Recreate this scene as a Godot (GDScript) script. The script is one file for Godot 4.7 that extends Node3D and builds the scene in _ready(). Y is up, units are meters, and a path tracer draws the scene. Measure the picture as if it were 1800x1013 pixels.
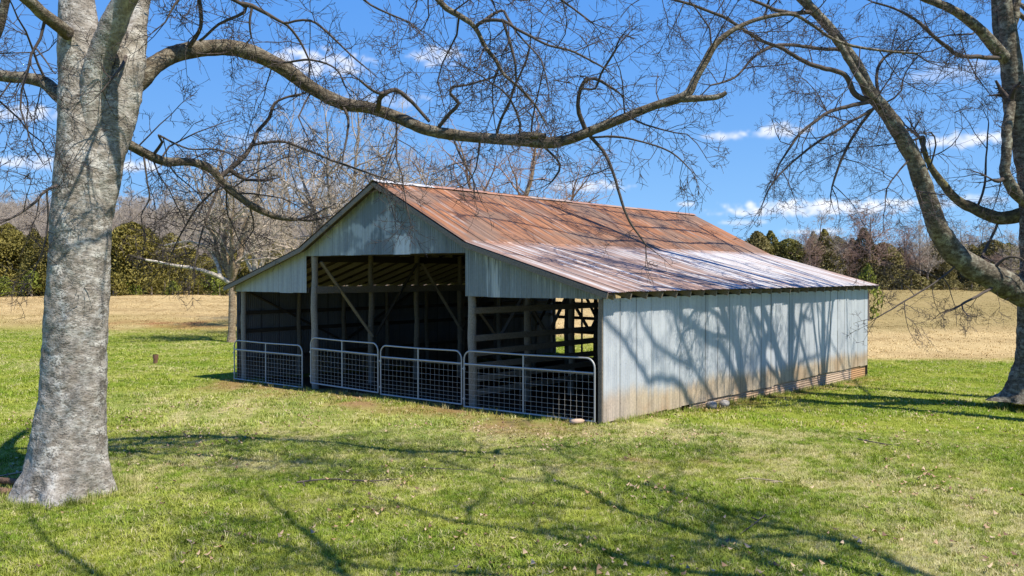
extends Node3D

const F := 1525.169
const PITCH := 0.0149
const EYE := 2.99
const BARN_YAW := 139.29
const W := 13.33          # barn front, metres
const L := 15.48          # barn depth
const RIDGE_U := 6.72

var rng := RandomNumberGenerator.new()
var na := FastNoiseLite.new()     # smooth
var nb := FastNoiseLite.new()     # fractal
var barn_x := Transform3D()
var barn_inv := Transform3D()
var M := {}
var fine := 0.0046       # radius of the thinnest twigs being grown
var spine := []          # points along the limbs grown so far
var listed := []         # far plants waiting for their labels


# ------------------------------------------------------------------ helpers
class Geo:
	var v := PackedVector3Array()
	var n := PackedVector3Array()
	var c := PackedColorArray()
	var uv := PackedVector2Array()
	var ix := PackedInt32Array()
	func facing() -> void:       # turn faces whose winding disagrees with their normals
		for i in range(0, ix.size(), 3):
			var p := v[ix[i]]
			var gn := (v[ix[i + 2]] - p).cross(v[ix[i + 1]] - p)
			if gn.dot(n[ix[i]] + n[ix[i + 1]] + n[ix[i + 2]]) < 0.0:
				var t := ix[i + 1]
				ix[i + 1] = ix[i + 2]
				ix[i + 2] = t
	func mesh(fix := false) -> ArrayMesh:
		if fix:
			facing()
		var a := []
		a.resize(Mesh.ARRAY_MAX)
		a[Mesh.ARRAY_VERTEX] = v
		a[Mesh.ARRAY_NORMAL] = n
		if c.size() == v.size() and c.size() > 0:
			a[Mesh.ARRAY_COLOR] = c
		if uv.size() == v.size() and uv.size() > 0:
			a[Mesh.ARRAY_TEX_UV] = uv
		a[Mesh.ARRAY_INDEX] = ix
		var m := ArrayMesh.new()
		m.add_surface_from_arrays(Mesh.PRIMITIVE_TRIANGLES, a)
		return m


func numbered(called: String, parent: Node) -> String:
	if not parent.has_node(NodePath(called)):
		return called
	var key := "count_" + called
	var k: int = parent.get_meta(key, 0) + 1
	parent.set_meta(key, k)
	return "%s_%03d" % [called, k]


func clean_counts(node: Node) -> void:
	for key in node.get_meta_list():
		if str(key).begins_with("count_"):
			node.remove_meta(key)
	for ch in node.get_children():
		clean_counts(ch)


func put(called: String, mesh: Mesh, mat: Material, parent: Node = self) -> MeshInstance3D:
	var o := MeshInstance3D.new()
	o.name = numbered(called, parent)
	o.mesh = mesh
	if mat:
		o.material_override = mat
	parent.add_child(o, true)
	return o


func thing(called: String, label: String, category: String, pos := Vector3.ZERO, group := "") -> Node3D:
	var o := Node3D.new()
	o.name = numbered(called, self)
	add_child(o, true)
	o.position = pos
	tag(o, label, category, group)
	return o


func tag(o: Node, label: String, category: String, group := "", kind := "") -> void:
	if label != "":
		o.set_meta("label", label)
	if category != "":
		o.set_meta("category", category)
	if group != "":
		o.set_meta("group", group)
	if kind != "":
		o.set_meta("kind", kind)


func lin(r: float, g: float, b: float) -> Color:
	return Color(r, g, b).linear_to_srgb()


func world(px: float, py: float, d: float) -> Vector3:
	var xc := (px - 900.0) / F * d
	var yc := -(py - 506.5) / F * d
	return Vector3(xc, EYE + yc * cos(PITCH) - d * sin(PITCH), -(d * cos(PITCH) + yc * sin(PITCH)))


func bw(u: float, y: float, v: float) -> Vector3:     # barn axes to world
	return barn_x * Vector3(u, y, v)


func tube(g: Geo, pts: PackedVector3Array, rad: PackedFloat32Array, sides: int, rough := 0.0, flare := 0.0) -> void:
	var n := pts.size()
	if n < 2:
		return
	var t := (pts[1] - pts[0]).normalized()
	var side := t.cross(Vector3.UP)
	if side.length() < 0.05:
		side = t.cross(Vector3.RIGHT)
	side = side.normalized()
	var base := g.v.size()
	for i in n:
		var t2 := (pts[min(i + 1, n - 1)] - pts[max(i - 1, 0)]).normalized()
		side = (side - t2 * side.dot(t2)).normalized()
		var up := t2.cross(side)
		for k in sides:
			var a := TAU * k / sides
			var d := side * cos(a) + up * sin(a)
			var r := rad[i]
			if rough > 0.0:
				var q := pts[i] + d * r
				r *= 1.0 + rough * (nb.get_noise_3d(q.x * 5.0, q.y * 3.5, q.z * 5.0) + 0.6 * nb.get_noise_3d(q.x * 17.0, q.y * 13.0, q.z * 17.0) + 0.25 * nb.get_noise_3d(q.x * 50.0, q.y * 50.0, q.z * 50.0))
				if flare > 0.0:
					var low := clampf(1.0 - (pts[i].y - pts[0].y) / flare, 0.0, 1.0)
					r *= 1.0 + low * low * (0.26 * sin(a * 5.0 + 0.7) + 0.18 * sin(a * 3.0 + 2.1) + 0.14 * sin(a * 9.0 + 1.0))
			g.v.append(pts[i] + d * r)
			g.n.append(d)
	if rough > 0.0:     # true normals of the uneven surface
		for i in n:
			for k in sides:
				var c0 := base + i * sides
				var dk := g.v[c0 + (k + 1) % sides] - g.v[c0 + (k + sides - 1) % sides]
				var di := g.v[base + min(i + 1, n - 1) * sides + k] - g.v[base + max(i - 1, 0) * sides + k]
				var nn := dk.cross(di).normalized()
				if nn.dot(g.n[c0 + k]) < 0.0:
					nn = -nn
				if nn.length() > 0.5:
					g.n[c0 + k] = nn
	for i in n - 1:
		for k in sides:
			var a0 := base + i * sides + k
			var a1 := base + i * sides + (k + 1) % sides
			var b0 := a0 + sides
			var b1 := a1 + sides
			g.ix.append_array([a0, b0, a1, a1, b0, b1])
	if sides > 3:
		for e in [0, n - 1]:
			var cc := g.v.size()
			var out := (pts[0] - pts[1]).normalized() if e == 0 else (pts[n - 1] - pts[n - 2]).normalized()
			g.v.append(pts[e])
			g.n.append(out)
			for k in sides:
				g.v.append(g.v[base + e * sides + k])
				g.n.append(out)
			for k in sides:
				if e == 1:
					g.ix.append_array([cc, cc + 1 + (k + 1) % sides, cc + 1 + k])
				else:
					g.ix.append_array([cc, cc + 1 + k, cc + 1 + (k + 1) % sides])


func bar(g: Geo, a: Vector3, b: Vector3, r: float, sides := 6) -> void:
	tube(g, PackedVector3Array([a, b]), PackedFloat32Array([r, r]), sides)


func box(g: Geo, a: Vector3, b: Vector3, wide: float, tall: float, upv := Vector3.UP, ch := 0.006) -> void:
	# a beam from a to b with chamfered long edges
	var t := (b - a).normalized()
	var s := t.cross(upv).normalized()
	var u := s.cross(t).normalized()
	var hw := wide * 0.5
	var hh := tall * 0.5
	var c: float = min(ch, min(hw, hh) * 0.5)
	var prof := [Vector2(-hw + c, -hh), Vector2(hw - c, -hh), Vector2(hw, -hh + c), Vector2(hw, hh - c), Vector2(hw - c, hh), Vector2(-hw + c, hh), Vector2(-hw, hh - c), Vector2(-hw, -hh + c)]
	for i in 8:
		var p: Vector2 = prof[i]
		var q: Vector2 = prof[(i + 1) % 8]
		var e := (q - p).normalized()
		var nn := s * e.y - u * e.x
		var k := g.v.size()
		for w: Vector2 in [p, q]:
			g.v.append(a + s * w.x + u * w.y)
			g.v.append(b + s * w.x + u * w.y)
			g.n.append(nn)
			g.n.append(nn)
		g.ix.append_array([k, k + 2, k + 1, k + 1, k + 2, k + 3])
	for e in 2:
		var o := a if e == 0 else b
		var nn := -t if e == 0 else t
		var k := g.v.size()
		for w: Vector2 in prof:
			g.v.append(o + s * w.x + u * w.y)
			g.n.append(nn)
		for i in range(1, 7):
			if e == 1:
				g.ix.append_array([k, k + i, k + i + 1])
			else:
				g.ix.append_array([k, k + i + 1, k + i])


func curve(spec: Array, step: float) -> Array:
	# spec: Vector4(px, py, depth, width in photograph pixels) turned into world points; smooth resampling
	var p := []
	var r := []
	for s: Vector4 in spec:
		p.append(world(s.x, s.y, s.z))
		r.append(s.w * 0.5 / F * s.z)
	return resample(p, r, step)


func resample(p: Array, r: Array, step: float) -> Array:
	var pts := PackedVector3Array()
	var rad := PackedFloat32Array()
	var n := p.size()
	for i in n - 1:
		var p0: Vector3 = p[max(i - 1, 0)]
		var p1: Vector3 = p[i]
		var p2: Vector3 = p[i + 1]
		var p3: Vector3 = p[min(i + 2, n - 1)]
		var m: int = max(2, int(ceil(p1.distance_to(p2) / step)))
		for k in m:
			var f := float(k) / m
			pts.append(p1.cubic_interpolate(p2, p0, p3, f))
			rad.append(lerpf(r[i], r[i + 1], f))
	pts.append(p[n - 1])
	rad.append(r[n - 1])
	return [pts, rad]


# a bare twig with its side twigs; every level is thinner and more crooked
func sprout(g: Geo, p: Vector3, dir: Vector3, length: float, r: float, level: int, lift: float, bend := 0.32, dense := 1.0) -> void:
	var segs := clampi(int(length / (0.16 + 0.02 * level)) , 3, 9)
	if length > 3.0:
		segs = 11
	var pts := PackedVector3Array([p])
	var rad := PackedFloat32Array([r])
	var d := dir
	var curl := Vector3(rng.randfn(), rng.randfn() * 0.6, rng.randfn()) * bend * 0.35
	for i in segs:
		d = (d + curl + Vector3(rng.randfn(), rng.randfn(), rng.randfn()) * bend * 0.55 + Vector3(0, lift, 0)).normalized()
		p += d * length / segs
		pts.append(p)
		rad.append(maxf(fine * 0.6, r * lerpf(1.0, 0.3, float(i + 1) / segs)))
	tube(g, pts, rad, 3 if r < 0.012 else (5 if r < 0.04 else 7))
	if level <= 0:
		return
	var kids := int((2.5 + length * 2.6) * dense * rng.randf_range(0.7, 1.3))
	for k in kids:
		var t := rng.randf_range(0.18, 1.0)
		var i: int = min(int(t * segs), segs - 1)
		var q := pts[i].lerp(pts[i + 1], t * segs - i)
		var along := (pts[i + 1] - pts[i]).normalized()
		var perp := along.cross(Vector3(rng.randfn(), rng.randfn(), rng.randfn())).normalized()
		var kd := (along * rng.randf_range(0.4, 1.0) + perp).normalized()
		var kl := length * rng.randf_range(0.3, 0.72) * (1.15 - 0.5 * t)
		if kl > 0.07:
			sprout(g, q, kd, kl, maxf(fine, lerpf(r, r * 0.3, t) * rng.randf_range(0.45, 0.75)), level - 1, lift, bend, dense)


func twigs_along(g: Geo, pts: PackedVector3Array, rad: PackedFloat32Array, per_metre: float, size: float, level: int, lift: float, from := 0.1) -> void:
	var n := pts.size()
	for i in range(int(n * from), n - 1):
		var seg := pts[i].distance_to(pts[i + 1])
		var want := seg * per_metre * 1.75
		while rng.randf() < want:
			want -= 1.0
			var along := (pts[i + 1] - pts[i]).normalized()
			var perp := along.cross(Vector3(rng.randfn(), rng.randfn() * 0.7, rng.randfn())).normalized()
			var len2 := size * rng.randf_range(0.5, 1.9)
			sprout(g, pts[i] + perp * rad[i] * 0.6, (perp + along * rng.randf_range(-0.2, 0.9)).normalized(), len2, clampf(len2 * 0.011, 0.005, rad[i] * 0.6), level, lift, 0.33, 1.25)


func rgb_image(w: int, h: int, data: PackedByteArray) -> ImageTexture:
	return ImageTexture.create_from_image(Image.create_from_data(w, h, false, Image.FORMAT_RGB8, data))


func to_byte(x: float) -> int:
	return clampi(int(pow(clampf(x, 0.0, 1.0), 0.4545) * 255.0 + rng.randf()), 0, 255)


func std(c: Color, rough := 0.8, metal := 0.0) -> StandardMaterial3D:
	var m := StandardMaterial3D.new()
	m.albedo_color = c
	m.roughness = rough
	m.metallic = metal
	return m


# ------------------------------------------------------------------ sky
func make_sky() -> Sky:
	var w := 3072
	var h := 1536
	var im := Image.create_empty(w, h, false, Image.FORMAT_RGBAF)
	for y in h:
		var el := (0.5 - (y + 0.5) / h) * 180.0
		var c: Color
		if el >= 0.0:
			var t := 1.0 - exp(-el / 11.0)
			c = Color(0.255, 0.475, 0.71).lerp(Color(0.037, 0.185, 0.58), t)
			c = c.lerp(Color(0.030, 0.13, 0.50), smoothstep(15.0, 80.0, el))
		else:
			c = Color(0.255, 0.475, 0.71).lerp(Color(0.10, 0.11, 0.05), smoothstep(0.0, -3.0, el))
		im.fill_rect(Rect2i(0, y, w, 1), c)
	# cumulus: azimuth, elevation, width, height (degrees), strength
	var list := []
	for c in [[560, 115, 200, 60, 1.0], [765, 103, 100, 46, 0.8], [40, 202, 130, 34, 0.9], [60, 288, 140, 28, 0.9], [235, 294, 90, 30, 1.0], [1275, 241, 92, 20, 0.9], [1372, 232, 100, 36, 0.9], [1690, 250, 170, 34, 1.0], [1440, 368, 370, 36, 1.1], [1040, 330, 150, 28, 0.8], [1440, 408, 130, 14, 0.8], [1690, 130, 190, 50, 0.35], [690, 180, 160, 34, 0.4], [1205, 359, 40, 10, 0.8], [560, 330, 150, 24, 0.7], [1690, 355, 130, 24, 0.5], [1310, 392, 90, 12, 0.6], [250, 352, 90, 10, 0.6], [480, 250, 170, 40, 0.35]]:
		list.append([rad_to_deg(atan((c[0] - 900.0) / F)), rad_to_deg(atan((483.7 - c[1]) / sqrt(F * F + (c[0] - 900.0) * (c[0] - 900.0)))), c[2] / F * 57.3, c[3] / F * 57.3 * 0.8, c[4]])
	for i in 120:
		var az := rng.randf_range(33.0, 327.0)
		var el := rng.randf_range(2.5, 9.0) + pow(rng.randf(), 2.0) * 30.0
		var s := rng.randf_range(0.5, 1.4) * (0.6 + el * 0.05)
		list.append([az, el, s * rng.randf_range(3.0, 11.0), s * rng.randf_range(0.6, 2.0), rng.randf_range(0.4, 1.1)])
	for c in list:
		var x0 := int((c[0] - c[2] * 0.75) / 360.0 * w)
		var x1 := int((c[0] + c[2] * 0.75) / 360.0 * w)
		var y0 := int((90.0 - c[1] - c[3]) / 180.0 * h)
		var y1 := int((90.0 - c[1] + c[3]) / 180.0 * h)
		for y in range(y0, y1 + 1):
			var el := 90.0 - (y + 0.5) * 180.0 / h
			for x in range(x0, x1 + 1):
				var az := (x + 0.5) * 360.0 / w      # 0 is straight ahead, along -z
				var dx: float = (az - c[0]) / (c[2] * 0.5)
				var dy: float = (el - c[1]) / (c[3] * 0.5)
				var puff: float = nb.get_noise_3d(az * 2.6, el * 5.0, c[0] * 3.0) * 1.15 + nb.get_noise_3d(az * 9.0, el * 13.0, 40.0) * 0.5
				var e: float = 1.0 - dx * dx * 0.9 - (dy * dy * (0.75 if dy > 0.0 else 1.6))
				var dens: float = smoothstep(0.0, 1.1, e * 1.1 + puff * 1.0) * smoothstep(1.45, 0.7, absf(dx)) * c[4] * 0.8
				if dens <= 0.003:
					continue
				var xi := posmod(x, w)
				var old := im.get_pixel(xi, y)
				var lit: float = clampf(0.62 + dy * 0.35 + puff * 0.5, 0.0, 1.0)
				var cc := Color(0.40, 0.48, 0.67).lerp(Color(0.80, 0.80, 0.82), lit)
				im.set_pixel(xi, y, old.lerp(cc, minf(dens, 0.95)))
	var pm := PanoramaSkyMaterial.new()
	pm.panorama = ImageTexture.create_from_image(im)
	var sky := Sky.new()
	sky.sky_material = pm
	return sky


# ------------------------------------------------------------------ ground
func bump01(x: float, a: float, b: float, s: float) -> float:
	return smoothstep(a - s, a + s, x) * (1.0 - smoothstep(b - s, b + s, x))


func ground_y(x: float, z: float) -> float:
	var d := -z
	var q := barn_inv * Vector3(x, 0, z)
	var y := -0.0118 * clampf(q.x, 0.0, 16.0) - 0.0245 * clampf(q.z, 0.0, 16.5) * smoothstep(18.0, 10.0, q.x) * 1.0
	y -= 0.06 * smoothstep(1.5, 4.5, q.z) * smoothstep(4.0, -0.5, q.x)
	var side := clampf((x / maxf(d, 1.0) + 0.6) / 1.2, 0.0, 1.0)
	var rise := lerpf(0.85, 1.5, side) * smoothstep(48.0, 100.0, d)
	y += rise
	y += nb.get_noise_2d(x * 0.35, z * 0.35) * 0.045 * smoothstep(0.0, 1.5, q.length() * 0.2) + nb.get_noise_2d(x * 0.03 + 70.0, z * 0.03) * 0.25 * smoothstep(30.0, 80.0, d)
	var inside := bump01(q.x, 0.0, W, 0.2) * bump01(q.z, 0.0, L, 0.2)
	y -= 0.02 * inside
	return y + hill_y(x, z)


func hill_y(x: float, z: float) -> float:
	var d := -z
	return 12.0 * smoothstep(110.0, 225.0, d) * smoothstep(-10.0, -95.0, x) + 4.0 * smoothstep(125.0, 260.0, d) * smoothstep(20.0, 80.0, x)


func field_mix(x: float, z: float) -> float:      # 0 lawn, 1 straw field
	var d := -z + nb.get_noise_2d(x * 0.25, z * 0.25 + 9.0) * 3.0
	var edge := 44.0 + 6.0 * smoothstep(-8.0, -22.0, x)
	var soft := 6.0
	if x > 5.0:
		edge = lerpf(44.0, 36.0, smoothstep(5.0, 14.0, x))
		soft = 1.2
	return smoothstep(edge - soft, edge + soft, d)


func ground_color(x: float, z: float) -> Color:
	var a := nb.get_noise_2d(x * 1.1, z * 1.1)
	var b := nb.get_noise_2d(x * 0.32 + 30.0, z * 0.32)
	var c := nb.get_noise_2d(x * 3.7 - 20.0, z * 3.7)
	var d := -z
	var e := nb.get_noise_2d(x * 8.0 + 7.0, z * 8.0)
	var green := Color(0.175, 0.265, 0.036).lerp(Color(0.345, 0.385, 0.080), smoothstep(-0.4, 0.4, a * 0.6 + c * 0.45 + e * 0.3))
	var straw := Color(0.54, 0.49, 0.29)
	var dry := smoothstep(0.08, 0.6, b * 0.7 + a * 0.45 + c * 0.55 + e * 0.35) * 0.8
	# drier in front of the gates and in the near right, greener beyond the right corner of the barn
	var q := barn_inv * Vector3(x, 0, z)
	dry += 0.22 * bump01(q.z, -5.5, 0.5, 2.2) * bump01(q.x, -2.0, 13.0, 2.0) * (1.0 + c)
	dry += 0.30 * smoothstep(1.0, 6.0, x) * smoothstep(15.5, 11.0, d) * smoothstep(-0.3, 0.3, a + e)
	dry -= 0.5 * smoothstep(-0.5, -3.0, q.x) * smoothstep(1.0, 5.0, q.z)
	dry -= 0.2 * smoothstep(0.0, -3.0, x) * smoothstep(12.5, 9.5, d)
	var col := green.lerp(straw, clampf(dry, 0.0, 0.85))
	var dirt := Color(0.30, 0.185, 0.10)
	var worn := bump01(q.z, -1.5 - 1.2 * a, 0.2, 0.6) * bump01(q.x, -0.3, 13.5, 0.4) * smoothstep(-0.35, 0.3, a + c * 0.5 + 0.1)
	worn = maxf(worn, bump01(x, 0.6, 3.6, 0.8) * bump01(d, 13.6, 14.7, 0.6) * smoothstep(-0.05, 0.45, a + c * 0.5 + 0.08))
	worn = maxf(worn, bump01(q.x, -0.75, 0.1, 0.25) * bump01(q.z, 3.0, 15.0, 0.8) * smoothstep(-0.3, 0.2, c + 0.1) * 0.8)
	col = col.lerp(dirt, worn * 0.8)
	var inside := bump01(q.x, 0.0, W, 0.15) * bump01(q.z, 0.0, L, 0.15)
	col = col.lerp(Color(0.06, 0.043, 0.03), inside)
	var fm := field_mix(x, z)
	if fm > 0.0:
		var tan1 := Color(0.60, 0.475, 0.255).lerp(Color(0.45, 0.345, 0.18), smoothstep(-0.3, 0.4, nb.get_noise_2d(x * 0.05, z * 0.5) + 0.6 * nb.get_noise_2d(x * 1.5, z * 2.5)))
		var olive := Color(0.34, 0.285, 0.135)
		var band := smoothstep(50.0, 58.0, d + b * 6.0) * smoothstep(4.0, 12.0, x)
		tan1 = tan1.lerp(olive, band * (0.75 + 0.3 * b))
		if x < 0.0:
			tan1 = tan1.lerp(Color(0.34, 0.32, 0.10), smoothstep(66.0, 50.0, d + b * 12.0) * 0.6)
			tan1 = tan1.lerp(Color(0.37, 0.20, 0.10), bump01(x, -26.0, -17.0, 3.0) * bump01(d, 50.0, 58.0, 2.5) * smoothstep(-0.2, 0.3, a))
		col = col.lerp(tan1, fm)
	if hill_y(x, z) > 0.2 or d > 112.0:
		col = col.lerp(Color(0.17, 0.13, 0.09), smoothstep(106.0, 116.0, d))
	return col


func make_ground() -> void:
	var xs := PackedFloat32Array()
	var zs := PackedFloat32Array()
	for i in 241:
		var t := (i - 120) / 120.0
		xs.append(12.0 * t * 2.2 + signf(t) * 900.0 * pow(absf(t), 6.0))
	for i in 261:
		var t := i / 260.0
		zs.append(60.0 - (12.0 * t * 9.5) - 900.0 * pow(maxf(t - 0.35, 0.0) / 0.65, 5.0))
	var g := Geo.new()
	var nx := xs.size()
	for z in zs:
		for x in xs:
			g.v.append(Vector3(x, ground_y(x, z), z))
			var e := 0.25
			g.n.append(Vector3(ground_y(x - e, z) - ground_y(x + e, z), 2.0 * e, ground_y(x, z - e) - ground_y(x, z + e)).normalized())
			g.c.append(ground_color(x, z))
	for j in zs.size() - 1:
		for i in nx - 1:
			var a := j * nx + i
			g.ix.append_array([a, a + nx, a + 1, a + 1, a + nx, a + nx + 1])
	var m := std(Color.WHITE, 1.0)
	m.vertex_color_use_as_albedo = true
	var s := 512
	var data := PackedByteArray()
	data.resize(s * s * 3)
	var fine := FastNoiseLite.new()
	fine.seed = 5
	fine.frequency = 0.05
	fine.fractal_octaves = 4
	var fim := fine.get_seamless_image(s, s)
	for i in s * s:
		var f := fim.get_pixel(i % s, i / s).r * 0.7 + 0.3 * rng.randf()
		data[i * 3] = to_byte(0.45 + 0.55 * f)
		data[i * 3 + 1] = to_byte(0.45 + 0.5 * f)
		data[i * 3 + 2] = to_byte(0.4 + 0.5 * f)
	m.albedo_texture = rgb_image(s, s, data)
	m.uv1_triplanar = true
	m.uv1_world_triplanar = true
	m.uv1_scale = Vector3(0.7, 0.7, 0.7)
	m.specular_mode = BaseMaterial3D.SPECULAR_DISABLED
	var o := put("ground", g.mesh(), m)
	tag(o, "mown green lawn that turns into a straw coloured field behind the barn", "ground", "", "structure")


func tuft(blades: int, spread: float, tall: float, wide: float, lean: float) -> ArrayMesh:
	var g := Geo.new()
	for i in blades:
		var a := rng.randf() * TAU
		var p := Vector3(cos(a), 0, sin(a)) * spread * sqrt(rng.randf())
		var b := rng.randf() * TAU
		var out := Vector3(cos(b), 0, sin(b))
		var h := tall * rng.randf_range(0.5, 1.2)
		var s := Vector3(-out.z, 0, out.x) * wide * rng.randf_range(0.6, 1.2) * 0.5
		var l := lean * rng.randf_range(0.2, 1.3)
		var mid := p + Vector3.UP * h * 0.6 + out * h * l * 0.35
		var tip := p + Vector3.UP * h * (1.0 - 0.3 * l) + out * h * l
		var face := s.cross(tip - p).normalized()
		if face.y < 0.0:
			face = -face
		var nn := (Vector3.UP * 0.55 + face * 0.75).normalized()
		var k := g.v.size()
		for q: Vector3 in [p - s, p + s, mid - s * 0.8, mid + s * 0.8, tip]:
			g.v.append(q - Vector3.UP * 0.01)
			g.n.append(nn)
			var sh := rng.randf_range(0.85, 1.15)
			g.c.append(Color(sh, sh, sh))
		g.ix.append_array([k, k + 1, k + 2, k + 1, k + 3, k + 2, k + 2, k + 3, k + 4])
	return g.mesh(true)


func scatter(called: String, label: String, category: String, mesh: Mesh, mat: Material, n: int, d0: float, d1: float, size0: float, size1: float, tint: Callable) -> void:
	var xf := []
	var cols := PackedColorArray()
	for i in n:
		var d := sqrt(lerpf(d0 * d0, d1 * d1, rng.randf()))
		var x := rng.randf_range(-0.72, 0.72) * d + rng.randf_range(-1.0, 1.0)
		var z := -d
		var t: Color = tint.call(x, z)
		if t.a <= 0.0:
			continue
		var s := rng.randf_range(size0, size1) * t.a
		xf.append(Transform3D(Basis(Vector3.UP, rng.randf() * TAU).scaled(Vector3(s, s * rng.randf_range(0.75, 1.25), s)), Vector3(x, ground_y(x, z), z)))
		t.a = 1.0
		cols.append(t)
	var mm := MultiMesh.new()
	mm.transform_format = MultiMesh.TRANSFORM_3D
	mm.use_colors = true
	mm.mesh = mesh
	mm.instance_count = xf.size()
	for i in xf.size():
		mm.set_instance_transform(i, xf[i])
		mm.set_instance_color(i, cols[i])
	var o := MultiMeshInstance3D.new()
	o.name = numbered(called, self)
	o.multimesh = mm
	o.material_override = mat
	add_child(o, true)
	tag(o, label, category, "", "stuff")


func in_barn(x: float, z: float, grow := 0.0) -> bool:
	var q := barn_inv * Vector3(x, 0, z)
	return q.x > -grow and q.x < W + grow and q.z > -grow and q.z < L + grow


func lawn_tint(x: float, z: float) -> Color:
	if in_barn(x, z, 0.03) or Vector2(x + 6.15, z + 11.9).length() < 0.3:
		return Color(0, 0, 0, 0)
	var c := ground_color(x, z)
	if c.g < c.r * 0.74 and rng.randf() < 0.75:
		return Color(0, 0, 0, 0)
	if field_mix(x, z) > rng.randf():
		return Color(0, 0, 0, 0)
	var k := rng.randf_range(0.75, 1.35)
	var tall := 0.75 + 0.55 * smoothstep(-0.2, 0.4, nb.get_noise_2d(x * 1.3 + 50.0, z * 1.3))
	if c.r > c.g:
		tall *= 0.75
	if rng.randf() < 0.16:
		c = c.lerp(Color(0.52, 0.46, 0.28), 0.75)
	elif rng.randf() < 0.25:
		c = c.lerp(Color(0.33, 0.37, 0.07), 0.6)
	return Color(c.r * k, c.g * k, c.b * k, tall)


func field_tint(x: float, z: float) -> Color:
	if in_barn(x, z, 0.1) or field_mix(x, z) < rng.randf() or -z > 112.0:
		return Color(0, 0, 0, 0)
	var c := ground_color(x, z)
	var k := rng.randf_range(0.85, 1.2)
	return Color(c.r * k, c.g * k, c.b * k, 1.0)


func leaf_tint(x: float, z: float) -> Color:
	if in_barn(x, z, 0.05):
		return Color(0, 0, 0, 0)
	var keep := smoothstep(-0.05, 0.45, nb.get_noise_2d(x * 0.8 + 11.0, z * 0.8) + 0.2 * smoothstep(-2.0, 2.0, x) * smoothstep(13.0, 9.0, -z))
	if rng.randf() > keep * keep * 0.45 + 0.02:
		return Color(0, 0, 0, 0)
	var c := Color(0.33, 0.20, 0.10).lerp(Color(0.54, 0.43, 0.28), rng.randf())
	if rng.randf() < 0.25:
		c = Color(0.17, 0.10, 0.06)
	return Color(c.r, c.g, c.b, 1.0)


# ------------------------------------------------------------------ barn
func roof_y(u: float) -> float:        # underside reference of the sheeting
	var k := u if u <= RIDGE_U else (W - u) * RIDGE_U / (W - RIDGE_U)
	if k < 3.6:
		return 2.635 + (k + 0.29) * 0.2815
	return 3.73 + (k - 3.6) * (5.31 - 3.73) / (RIDGE_U - 3.6)


# one corrugated sheet: o is its lower left corner, s runs across, t along the corrugations with a length at both edges
func corrugated(o: Vector3, s: Vector3, nrm: Vector3, t: Vector3, wide: float, lo: Array, hi: Array, uv0: Vector2, uvs: Vector2, uvt: Vector2, pitch := 0.0676, amp := 0.0085, tilt := 0.006) -> ArrayMesh:
	var g := Geo.new()
	var cols := int(round(wide / pitch)) * 4
	for i in cols + 1:
		var f := float(i) / cols
		var ph := TAU * f * cols / 4.0
		var off := amp * cos(ph) + tilt * f
		var nn := (nrm + s * amp * TAU / pitch * sin(ph)).normalized()
		for k in 2:
			var along: float = lerpf(lo[0], lo[1], f) if k == 0 else lerpf(hi[0], hi[1], f)
			g.v.append(o + s * wide * f + t * along + nrm * off)
			g.n.append(nn)
			g.uv.append(uv0 + uvs * wide * f + uvt * along)
	for i in cols:
		var a := i * 2
		g.ix.append_array([a, a + 1, a + 2, a + 1, a + 3, a + 2])
	return g.mesh(true)


func metal_texture(w: int, h: int, wide: float, tall: float, fn: Callable) -> ImageTexture:
	var data := PackedByteArray()
	data.resize(w * h * 3)
	for y in h:
		var yy := tall * (1.0 - (y + 0.5) / h)
		for x in w:
			var c: Color = fn.call(wide * (x + 0.5) / w, yy)
			var i := (y * w + x) * 3
			data[i] = to_byte(c.r)
			data[i + 1] = to_byte(c.g)
			data[i + 2] = to_byte(c.b)
	return rgb_image(w, h, data)


func hash1(k: int) -> float:
	return fposmod(sin(k * 127.1 + 3.7) * 43758.5453, 1.0)


func side_color(v: float, y: float) -> Color:         # y measured from 0.1 below the sheet foot
	y -= 0.1
	var k := int(floor(v / 0.6085))
	var tone := 0.92 + 0.13 * hash1(k)
	var streak := nb.get_noise_2d(v * 16.0, y * 0.9)
	var blot := nb.get_noise_2d(v * 2.2, y * 2.2 + 40.0)
	var speck := nb.get_noise_2d(v * 40.0, y * 40.0)
	var c := Color(0.505, 0.555, 0.62)
	c = c * (tone + 0.11 * streak + 0.08 * blot + 0.09 * speck)
	c = c.lerp(Color(0.58, 0.625, 0.675), smoothstep(0.1, 0.5, blot + streak * 0.6) * 0.5)
	var edge := lerpf(0.60, 0.38, v / L) + 0.16 * nb.get_noise_2d(v * 1.2, 5.0) + 0.10 * streak
	var mud := smoothstep(edge + 0.16, edge - 0.22, y)
	var mudc := Color(0.53, 0.435, 0.31).lerp(Color(0.47, 0.345, 0.215), smoothstep(0.0, 0.5, blot + 0.35 * smoothstep(4.0, 8.0, v) - 0.1))
	mudc = mudc.lerp(Color(0.53, 0.46, 0.41), smoothstep(1.6, 0.4, v) * 0.7)
	c = c.lerp(mudc * (0.95 + 0.35 * streak + 0.2 * speck), mud * 0.93)
	var seam: float = absf(v / 0.6085 - round(v / 0.6085)) * 0.6085
	if seam < 0.016 and hash1(int(round(v / 0.6085)) + 31) > 0.12:
		c = c * (0.30 + 0.35 * hash1(int(round(v / 0.6085)) + 50 + int(y * 1.6)))
	for nail in [0.35, 1.15, 1.85, 2.45]:
		if absf(y - nail) < 0.012 and fposmod(v, 0.203) < 0.016:
			c = c * 0.72
	c.a = 1.0
	return c


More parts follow.
